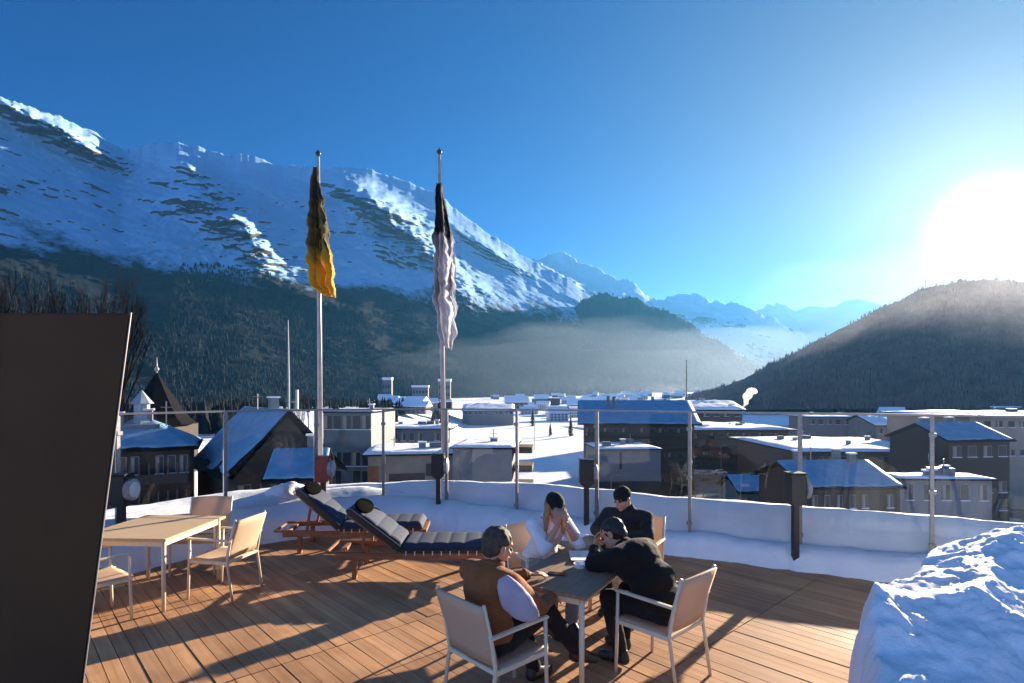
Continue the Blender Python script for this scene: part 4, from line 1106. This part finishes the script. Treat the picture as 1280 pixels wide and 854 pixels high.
# long beige building
r = building('beige_block', 'low beige building with a snowy roof behind the white flagpole', 460, 585, 82, 570, 16, 'beige_wall', 0, 1, R(9), 'building', None, 'flat', .8, .45)
h = at(0, 570, 82).z-r.location.z; w = 125/F*82/math.cos(R(9))
f = add(r, 'window', 'frame', ((w*.62, -.04, h-2.2), (1.9, .1, 2.1))); add(f, 'pane', 'window', ((w*.62, -.1, h-2.2), (1.6, .05, 1.8)))
add(r, 'garage_door', 'window', ((w*.38, -.05, h-3.5), (5.2, .12, 1.6)))
add(r, 'timber_panel', 'wood_red', ((w*.05, -.06, h-3.2), (1.6, .14, 3.4)))
r = building('grey_block', 'grey block with dark side balconies between white flagpole and the woman', 566, 640, 79, 561, 13, 'grey_wall', 0, 1, R(-5), 'building', None, 'flat', .4, .35)
h = at(0, 561, 79).z-r.location.z; w = 74/F*79
add(r, 'wall_panel', 'slate_wall', ((w*.22, -.05, h-3), (1.7, .12, 5.6)))
for q in range(4): add(r, 'balcony', 'dark_wall', ((w+1.4, 3, h-.2-2.6*q), (2.8, 4.5, .9)))
building('blue_block', 'blue grey block with a curved white roof edge behind the beige building', 478, 562, 125, 537, 14, 'slate_wall', 2, 8, 0, 'building', None, 'flat', .5, .7)
building('low_block', 'small white roofed block left behind the beige building', 455, 500, 150, 548, 12, 'grey_wall', 1, 5, 0, 'building', None, 'flat', .5, .6)
# hotel
r = building('hotel', 'large brown hotel with a shade-blue snow roof right of the snowfield', 730, 868, 140, 531, 26, 'brown_wall', 5, 12, R(-7), 'hotel', None, 'gable', 1.6, .12, 5.6, .5, .55, balc='dark_wall', rsnow='shaded_snow')
r = building('hotel_annex', 'pale flat annex in front of the brown hotel', 750, 826, 112, 563, 14, 'grey_wall', 0, 1, R(4), 'building', None, 'flat', .3, .35)
h = at(0, 563, 112).z-r.location.z; add(r, 'door_slot', 'window', ((4.2, -.04, h-2.1), (.55, .1, 3.4)))
add(r, 'plinth', 'dark_wall', ((6, -.3, 3.5), (12.6, .6, 7.0)))
building('hotel_wing', 'long brown wing with a bright snowy roof joined to the hotel on its right', 866, 986, 178, 538, 40, 'brown_wall', 4, 12, R(3), 'hotel', None, 'flat', 2.0, .8, winh=.4, winw=.6, balc='dark_wall')
building('long_hall', 'long hall with a white roof above the middle of the railing', 800, 928, 235, 513, 30, 'brown_wall', 2, 10, R(-3), 'building', None, 'gable', 1.5, .8, 3.2)
building('terraced_block', 'brown block with a wide flat sunlit roof right of the last lamp', 1000, 1195, 112, 565, 34, 'brown_wall', 3, 12, R(-2), 'building', None, 'flat', 1.8, .6, winh=.45, winw=.6, balc='dark_wall')
building('corner_house', 'dark house with a shade-blue snow roof at the far right', 1186, 1262, 92, 553, 12, 'dark_wall', 4, 4, R(8), 'house', None, 'gable', .6, .1, 2.6, rsnow='shaded_snow')
building('near_house', 'grey brown house with pale panels in front at the right', 1010, 1120, 70, 612, 12, 'dark_wall', 3, 7, R(4), 'house', None, 'gable', .8, .1, 2.6, rsnow='shaded_snow', winh=.5, winw=.35)
building('pale_house', 'grey house with tall pale panels under the right glass pane', 1125, 1240, 74, 600, 4, 'grey_wall', 3, 5, R(-3), 'house', None, 'flat', .4, .3, winh=.65, winw=.4)
building('shelter', 'low shelter with a shade-blue snow roof beside the road', 925, 1000, 92, 617, 8, 'slate_wall', 1, 4, R(2), 'shelter', None, 'gable', .6, .1, 2.2, rsnow='shaded_snow')
building('edge_hall', 'long white roofed hall at the right edge of the photo', 1212, 1420, 118, 521, 26, 'beige_wall', 3, 14, 0, 'building', None, 'flat', 1.2, .6, winh=.4, winw=.5)
building('backyard_house', 'beige house with a speckled snowy roof behind the right railing post', 1095, 1200, 185, 533, 18, 'beige_wall', 3, 10, R(3), 'house', None, 'gable', .8, .5, 3.2)
building('grey_villa', 'pale grey villa behind the sunlit flat roof', 1010, 1085, 200, 522, 16, 'grey_wall', 4, 7, R(-4), 'house', None, 'flat', .7, .5)
building('field_hall', 'low hall with a bright white roof on the edge of the snowfield', 578, 642, 430, 514, 40, 'grey_wall', 1, 10, 0, 'building', None, 'gable', 1, .8, 4.5)
# far houses over the valley floor
kinds = ['beige_wall', 'white_wall', 'grey_wall', 'brown_wall']
proto = {}
def far_house(px, Y, w, h, d, k, gable, rz):
    p = at(px, 493, Y); zb = gz(p.x, Y)-.5
    key = (k, gable)
    if key not in proto:
        a = MB().box((.5, .5, .5), (1, 1, 1)).mesh('wall'); a.materials.append(M[kinds[k]])
        if gable: b_ = MB().add([(-.06, -.08, 1), (1.06, -.08, 1), (1.06, .5, 1.6), (-.06, .5, 1.6), (-.06, 1.08, 1), (1.06, 1.08, 1), (-.06, -.08, .93), (1.06, -.08, .93), (-.06, 1.08, .93), (1.06, 1.08, .93)], [(0, 1, 2, 3), (3, 2, 5, 4), (0, 3, 4), (1, 5, 2), (6, 7, 1, 0), (4, 5, 9, 8), (6, 8, 9, 7), (0, 4, 8, 6), (1, 7, 9, 5)]).mesh('roof')
        else: b_ = MB().box((.5, .5, 1.05), (1.08, 1.08, .1)).mesh('roof')
        b_.materials.append(M['roof_snow'])
        c_ = MB()
        for i in range(3):
            for j in range(5): c_.box((.12+.19*j, -.004, .2+.28*i), (.1, .01, .14))
        c_ = c_.mesh('windows'); c_.materials.append(M['window']); proto[key] = (a, b_, c_)
    r = empty('far_house', (p.x, Y, zb), rz); r.scale = (w, d, h)
    tag(r, 'tiny snow roofed house of the distant town across the valley floor', 'house', 'tiny houses of the distant town')
    for nm, me in zip(('wall', 'roof', 'window_row'), proto[key]): link(nm, me, None, r)
rs = random.Random(11)
for i in range(120):
    px = rs.choice([rs.uniform(590, 800), rs.uniform(610, 930), rs.uniform(470, 560), rs.uniform(690, 900)])
    Y = rs.uniform(480, 1350) if px > 580 else rs.uniform(330, 800)
    s = rs.uniform(.7, 1.15) if px > 580 else rs.uniform(.5, .8)
    far_house(px, Y, rs.uniform(10, 24)*s, rs.uniform(6, 11)*s, rs.uniform(9, 14)*s, rs.randrange(4), rs.random() < .6, rs.uniform(-.4, .4))
for px, Y, w, h in ((478, 620, 10, 30), (548, 660, 14, 30), (515, 700, 20, 24)):
    far_house(px, Y, w, h, 7, 2, False, 0)
for i in range(26):
    far_house(rs.uniform(1000, 1270), rs.uniform(230, 420), rs.uniform(9, 18), rs.uniform(6, 9), rs.uniform(9, 13), rs.randrange(4), rs.random() < .6, rs.uniform(-.4, .4))
# trees --------------------------------------------------------------------
M['bark'] = mat('dark bark', (.016, .014, .014), (.010, .009, .009), 2, .95, spec=.05)
M['conifer'] = mat('dark spruce', (.035, .042, .036), (.02, .026, .022), .8, .9, 0, 0, spec=.1)
def bare_tree_mesh(seed):
    rg = random.Random(seed); tr = MB(); tw = MB()
    def grow(p, d, L, r, n):
        q = p+d*L
        (tr if n > 2 else tw).tube([p, p+d*L*.5+Vector((rg.uniform(-.05, .05), rg.uniform(-.05, .05), 0))*L, q], [r, r*.85, r*.62], 5 if n > 2 else 3)
        if n == 0: return
        for k in range(rg.choice((2, 3, 3)) if n < 5 else 3):
            e = (d+Vector((rg.uniform(-.62, .62), rg.uniform(-.62, .62), rg.uniform(.0, .45)))).normalized()
            grow(p+d*L*rg.uniform(.55, 1.0), e, L*rg.uniform(.62, .84), r*.6, n-1)
    grow(Vector((0, 0, 0)), Vector((0, 0, 1)), 1.0, .06, 6)
    mz = max(v[2] for v in tr.v+tw.v)
    for m_ in (tr, tw): m_.v = [tuple(c/mz for c in v) for v in m_.v]
    a = tr.mesh('trunk'); a.materials.append(M['bark']); b = tw.mesh('crown'); b.materials.append(M['bark']); return a, b
BT = [bare_tree_mesh(s) for s in (3, 8, 21)]
def bare_tree(px, Y, top, k, label, wide=1.0, group='bare trees above the dark panel'):
    p = at(px, top, Y); zb = gz(p.x, Y)-.3; h = p.z-zb
    r = empty('bare_tree', (p.x, Y, zb), px); r.scale = (h*wide, h*wide, h); tag(r, label, 'tree', group)
    link('trunk', BT[k][0], None, r); link('crown', BT[k][1], None, r)
for (px, Y, top, k, wd) in ((14, 60, 320, 0, .42), (38, 62, 318, 1, .40), (58, 66, 330, 2, .32), (-14, 60, 325, 1, .42), (124, 66, 316, 1, .30), (144, 72, 340, 2, .34), (112, 74, 352, 0, .34)):
    bare_tree(px, Y, top, k, {14: 'tall bare tree, second from the left above the dark panel', 38: 'tall bare tree at the right of the left clump above the panel', 58: 'shorter bare tree on the right edge of the left clump', -14: 'bare tree cut by the left photo edge above the panel', 124: 'tallest bare tree over the right end of the dark panel', 144: 'bare tree at the right end of the panel, lower than its neighbour', 112: 'lowest bare tree over the right end of the dark panel'}[px], wd)
def spruce_meshes(seed):
    rg = random.Random(seed); mb = MB()
    for k in range(210):
        t = rg.random()**.8; z = .08+.9*t; rr = .2*(1-t)*rg.uniform(.55, 1.1)+.012; a = rg.random()*6.3
        d = Vector((math.cos(a), math.sin(a), 0)); s = Vector((-d.y, d.x, 0)); wd = rr*.38
        p = Vector((0, 0, z))
        mb.add([p+Vector((0, 0, .03)), p+d*rr*.6+s*wd+Vector((0, 0, -.02)), p+d*rr*1.1+Vector((0, 0, -.06)), p+d*rr*.6-s*wd+Vector((0, 0, -.02))], [(0, 1, 2), (0, 2, 3)])
    a = MB().tube([(0, 0, 0), (0, 0, .97)], [.022, .004], 6).mesh('trunk'); a.materials.append(M['bark'])
    b = mb.mesh('crown'); b.materials.append(M['conifer']); return a, b
SP = [spruce_meshes(s) for s in (1, 2, 3)]
def spruce(x, y, h, k, label, group):
    r = empty('spruce_tree', (x, y, gz(x, y)-.3), rs.random()*6); r.scale = (h, h, h); tag(r, label, 'tree', group)
    link('trunk', SP[k][0], None, r); link('crown', SP[k][1], None, r)
for i in range(34):
    px = rs.choice([rs.uniform(840, 905), rs.uniform(640, 900), rs.uniform(1000, 1270)]); Y = rs.uniform(300, 620)
    spruce((px-CX)/F*Y, Y, rs.uniform(8, 15), i % 3, 'small dark spruce among the distant town houses', 'spruces among the town houses')
for i, (px, Y, h) in enumerate(((250, 120, 13), (262, 100, 11), (215, 130, 15), (170, 130, 16), (310, 130, 14), (335, 120, 12), (385, 115, 11), (1075, 150, 12), (640, 140, 8), (662, 150, 7))):
    pass
for (px, Y, top, w, lab) in ((858, 260, 450, .22, 'thin dark mast above the long white roofed hall'), (1088, 220, 460, .14, 'faint thin mast in front of the wooded hill'), (668, 240, 520, .12, 'white lamp mast on the snowfield')):
    p = at(px, top, Y); zb = gz(p.x, Y); r = empty('mast', (p.x, Y, zb)); tag(r, lab, 'mast')
    MB().tube([(0, 0, 0), (0, 0, p.z-zb)], [w*1.4, w], 8).build('pole', M['pole'] if px == 668 else M['black'], r)
    MB().bar((-.8, 0, p.z-zb-.5), (.8, 0, p.z-zb-.5), .14, .14).build('crossarm', M['pole'] if px == 668 else M['black'], r)
# cars on the road
def car(px, Y, rz, paint, label):
    p = at(px, 500, Y); r = empty('parked_car', (p.x, Y, gz(p.x, Y)+.11), rz); tag(r, label, 'car', 'cars on the road')
    side = [(-2.1, .35), (-2.15, .75), (-1.9, .95), (-1.1, 1.0), (-.6, 1.45), (.9, 1.48), (1.7, 1.02), (2.1, .9), (2.15, .35)]
    def ext(poly, w): 
        n = len(poly); vs = [(x, -w, z) for x, z in poly]+[(x, w, z) for x, z in poly]
        return MB().add(vs, [tuple(range(n)), tuple(reversed(range(n, 2*n)))]+[(i, n+i, n+(i+1) % n, (i+1) % n) for i in range(n)])
    ext(side, .88).build('body', M[paint], r, bevel=.06)
    ext([(-1.0, 1.02), (-.58, 1.38), (.86, 1.40), (1.5, 1.04)], .895).build('window', M['window'], r)
    for sx in (-1.3, 1.3):
        for sy in (-1, 1): MB().tube([(sx, sy*.75, .33), (sx, sy*.92, .33)], .33, 14).build('wheel', M['black'], r)
    for sy in (-1, 1): MB().box((-2.14, sy*.6, .68), (.08, .34, .16)).build('headlight', M['lens'], r)
    return r
M['white_paint'] = mat('white car paint', (.75, .75, .77), None, 3, .3, 0, 0); M['blue_paint'] = mat('blue car paint', (.05, .09, .2), None, 3, .3, 0, 0)
car(899, 168, .05, 'white_paint', 'white car parked in front of the long brown wing')
car(953, 165, .3, 'white_paint', 'white car on the road right of the brown wing')
car(915, 158, .1, 'blue_paint', 'dark blue car beside the white one by the brown wing')
M['red_paint'] = mat('red car paint', (.3, .03, .02), None, 3, .3, 0, 0); M['grey_paint'] = mat('grey car paint', (.12, .12, .13), None, 3, .3, 0, 0)
for i in range(14):
    pt = ('grey_paint', 'white_paint', 'blue_paint', 'red_paint')[i % 4]
    c_ = car(rs.uniform(870, 1260), rs.uniform(120, 205), rs.choice((.1, 1.6, .3, 1.4)), pt, {'g': 'grey', 'w': 'white', 'b': 'blue', 'r': 'red'}[pt[0]]+' car, one of the scattered cars parked in the streets below')
    c_['group'] = 'cars scattered in the streets below, '+pt.split('_')[0]
for i in range(10):
    px, Y = 760+50*i+rs.uniform(-10, 10), rs.uniform(85, 190); p = at(px, 500, Y); zb = gz(p.x, Y)
    r = empty('street_lamp', (p.x, Y, zb)); tag(r, 'thin grey street lamp standing between the town houses', 'street lamp', 'street lamps between the town houses')
    MB().tube([(0, 0, 0), (0, 0, 8), (.5, 0, 8.4), (1.3, 0, 8.4)], [.11, .08, .06, .06], 6).build('pole', M['metal'], r); MB().box((1.5, 0, 8.36), (.7, .25, .12)).build('lamp_head', M['metal'], r)
for i in range(16):
    px, Y = rs.choice((rs.uniform(750, 1270), rs.uniform(860, 1270), rs.uniform(300, 450))), rs.uniform(80, 190)
    p = at(px, 500, Y); zb = gz(p.x, Y)-.2; h = rs.uniform(8, 13)
    r = empty('bare_tree', (p.x, Y, zb), px); r.scale = (h*.7, h*.7, h); tag(r, 'leafless winter tree standing in the streets among the houses', 'tree', 'leafless trees in the streets among the houses')
    link('trunk', BT[i % 3][0], None, r); link('crown', BT[i % 3][1], None, r)
# fence on the snowfield's edge
r = empty('wooden_fence', at(690, 500, 118)); r.location.z = gz(r.location.x, 118); tag(r, 'row of dark fence posts at the near edge of the snowfield', 'fence')
for k in range(9): MB().bar((-4+k*1.6, 0, 0), (-4+k*1.6, 0, 1.6), .22, .22).build('post', M['dark_wall'], r)
MB().bar((-4, .0, 1.1), (8.8, .0, 1.1), .08, .14).build('rail', M['dark_wall'], r)
# chimney smoke
def smoke():
    mb = MB()
    p = at(929, 508, 225)
    for i in range(26):
        t = i/25; q = Vector((3.2*t**1.3+.7*math.sin(t*7), .6*math.sin(t*5), 6.2*t))
        s = .5+1.4*t
        mb.ell(q+Vector((rs.uniform(-.5, .5), rs.uniform(-.5, .5), rs.uniform(-.3, .3)))*s, (s*rs.uniform(.6, 1.05), s*.8, s*rs.uniform(.6, .95)), None, 10, 7)
    m = bpy.data.materials.new('chimney smoke'); m.use_nodes = True; nt = m.node_tree; nt.nodes.remove(nt.nodes['Principled BSDF'])
    v = N(nt, 'ShaderNodeVolumePrincipled'); v.inputs['Color'].default_value = (.95, .96, 1, 1); v.inputs['Density'].default_value = .55; v.inputs['Anisotropy'].default_value = .3
    nt.links.new(v.outputs[0], nt.nodes['Material Output'].inputs['Volume'])
    o = remeshed('chimney_smoke', mb, .35, m, None, 2); o.location = p
    tag(o, 'white chimney smoke curling up behind the railing', 'smoke', None, 'stuff')
smoke()
# ------------------------------------------------------------------ air, sky, sun, camera
HAZE_D = 4.8e-5
m = bpy.data.materials.new('valley haze'); m.use_nodes = True; nt = m.node_tree; nt.nodes.remove(nt.nodes['Principled BSDF'])
v = N(nt, 'ShaderNodeVolumePrincipled'); v.inputs['Color'].default_value = (.10, .40, .78, 1); v.inputs['Density'].default_value = HAZE_D; v.inputs['Anisotropy'].default_value = .42
nt.links.new(v.outputs[0], nt.nodes['Material Output'].inputs['Volume'])
hz = MB().box((0, 0, 0), (1, 1, 1)).build('haze', m)
lo, hi = Vector((-5600, -1000, -70)), Vector((9500, 11800, 1520))
hz.scale = hi-lo; hz.location = (lo+hi)/2; tag(hz, kind='stuff')
# bank of pale mist lying on the valley floor, thinning out at its edges
m = bpy.data.materials.new('valley mist'); m.use_nodes = True; nt = m.node_tree; nt.nodes.remove(nt.nodes['Principled BSDF'])
v = N(nt, 'ShaderNodeVolumePrincipled'); v.inputs['Color'].default_value = (.62, .74, .90, 1); v.inputs['Density'].default_value = 1.7e-4; v.inputs['Anisotropy'].default_value = .4
nt.links.new(v.outputs[0], nt.nodes['Material Output'].inputs['Volume'])
mb = MB().ell((0, 0, 0), (1, 1, 1), None, 96, 64)
mb.v = [tuple(Vector(q)*(1+.30*fbm(q[0]*2.2, q[1]*2.2, q[2]*1.6, 5))) for q in mb.v]
mb.v = [(q[0]*1150, q[1]*620, q[2]*230) for q in mb.v]
ms_ = mb.build('valley_mist', m, smooth=True, loc=(260, 1900, -10)); tag(ms_, None, None, None, 'stuff')
m = bpy.data.materials.new('sunlit hill mist'); m.use_nodes = True; nt = m.node_tree; nt.nodes.remove(nt.nodes['Principled BSDF'])
v = N(nt, 'ShaderNodeVolumePrincipled'); v.inputs['Color'].default_value = (1, .86, .80, 1); v.inputs['Density'].default_value = 6.5e-5; v.inputs['Anisotropy'].default_value = .72
nt.links.new(v.outputs[0], nt.nodes['Material Output'].inputs['Volume'])
mb = MB().ell((0, 0, 0), (1, 1, 1), None, 96, 64)
mb.v = [tuple(Vector(q)*(1+.28*fbm(q[0]*2.1+4, q[1]*2.1, q[2]*1.6, 5))) for q in mb.v]
mb.v = [(q[0]*480, q[1]*230, q[2]*190) for q in mb.v]
ms_ = mb.build('hill_mist', m, smooth=True, loc=(760, 480, 25)); tag(ms_, None, None, None, 'stuff')
w = bpy.data.worlds.new('World'); C.world = w; w.use_nodes = True; nt = w.node_tree
bg = nt.nodes['Background']; sky = N(nt, 'ShaderNodeTexSky'); sky.sky_type = 'NISHITA'; sky.sun_disc = False
sky.sun_elevation = SUN_EL; sky.sun_rotation = SUN_AZ; sky.altitude = 1800; sky.air_density = .75; sky.dust_density = 0.05; sky.ozone_density = 4
hs = N(nt, 'ShaderNodeMix', data_type='RGBA', blend_type='MULTIPLY'); hs.inputs[0].default_value = 1; hs.inputs[7].default_value = (.03, .40, .88, 1)
nt.links.new(sky.outputs[0], hs.inputs[6])
tint = N(nt, 'ShaderNodeMix', data_type='RGBA'); tint.inputs[6].default_value = (.0, .265, .55, 1); tint.inputs[7].default_value = (.24, .11, .11, 1); nt.links.new(tint.outputs[2], hs.inputs[7])
# bright aureole of the low sun, in the sky itself
tc = N(nt, 'ShaderNodeTexCoord'); dt = N(nt, 'ShaderNodeVectorMath', operation='DOT_PRODUCT'); dt.inputs[1].default_value = SUN
nrm = N(nt, 'ShaderNodeVectorMath', operation='NORMALIZE'); nt.links.new(tc.outputs['Generated'], nrm.inputs[0]); nt.links.new(nrm.outputs[0], dt.inputs[0])
mx = N(nt, 'ShaderNodeMath', operation='MAXIMUM'); mx.inputs[1].default_value = 0; nt.links.new(dt.outputs['Value'], mx.inputs[0])
def lobe(p, s):
    a = N(nt, 'ShaderNodeMath', operation='POWER'); a.inputs[1].default_value = p; nt.links.new(mx.outputs[0], a.inputs[0])
    b = N(nt, 'ShaderNodeMath', operation='MULTIPLY'); b.inputs[1].default_value = s; nt.links.new(a.outputs[0], b.inputs[0]); return b.outputs[0]
nt.links.new(lobe(8, 1.0), tint.inputs[0])
s1 = N(nt, 'ShaderNodeMath', operation='ADD'); s0 = N(nt, 'ShaderNodeMath', operation='ADD'); nt.links.new(lobe(1500, 40), s0.inputs[0]); nt.links.new(lobe(80, 2.2), s0.inputs[1])
nt.links.new(s0.outputs[0], s1.inputs[0]); nt.links.new(lobe(15, 1.0), s1.inputs[1])
gl = N(nt, 'ShaderNodeVectorMath', operation='SCALE'); gl.inputs[0].default_value = (1.0, .97, .92); nt.links.new(s1.outputs[0], gl.inputs['Scale'])
ad = N(nt, 'ShaderNodeVectorMath', operation='ADD'); nt.links.new(hs.outputs[2], ad.inputs[0]); nt.links.new(gl.outputs[0], ad.inputs[1])
# pale blue band of the sky opposite the sun
d2 = N(nt, 'ShaderNodeVectorMath', operation='DOT_PRODUCT'); d2.inputs[1].default_value = (-SUN.x, -SUN.y, .18); nt.links.new(nrm.outputs[0], d2.inputs[0])
m2 = N(nt, 'ShaderNodeMath', operation='MAXIMUM'); m2.inputs[1].default_value = 0; nt.links.new(d2.outputs['Value'], m2.inputs[0])
bk = N(nt, 'ShaderNodeVectorMath', operation='SCALE'); bk.inputs[0].default_value = (1.5, 2.5, 4.2); 
p2 = N(nt, 'ShaderNodeMath', operation='POWER'); p2.inputs[1].default_value = 2; nt.links.new(m2.outputs[0], p2.inputs[0]); nt.links.new(p2.outputs[0], bk.inputs['Scale'])
a3 = N(nt, 'ShaderNodeVectorMath', operation='ADD'); nt.links.new(ad.outputs[0], a3.inputs[0]); nt.links.new(bk.outputs[0], a3.inputs[1])
nt.links.new(a3.outputs[0], bg.inputs[0]); bg.inputs[1].default_value = .05
sl = bpy.data.lights.new('sun', 'SUN'); sl.energy = 5; sl.angle = R(.5); sl.color = (1, .82, .62)
so = bpy.data.objects.new('sun', sl); COL.objects.link(so); so.rotation_euler = (-SUN).to_track_quat('-Z', 'Y').to_euler()
cam = bpy.data.cameras.new('camera'); co = bpy.data.objects.new('camera', cam); COL.objects.link(co)
cam.sensor_width = 36; cam.lens = F/1280*36; cam.shift_y = (HY-427)/1280; cam.clip_end = 30000; cam.clip_start = .05
co.location = (0, 0, CH); co.rotation_euler = (R(90), 0, 0); C.camera = co
C.view_settings.view_transform = 'Standard'; C.view_settings.look = 'None'; C.view_settings.gamma = 1; C.view_settings.exposure = 2.35
C.view_settings.use_curve_mapping = False
cy = C.cycles; cy.use_denoising = True; cy.max_bounces = 8; cy.transparent_max_bounces = 16; cy.volume_bounces = 1; cy.caustics_reflective = False; cy.caustics_refractive = False
cy.sample_clamp_indirect = 4
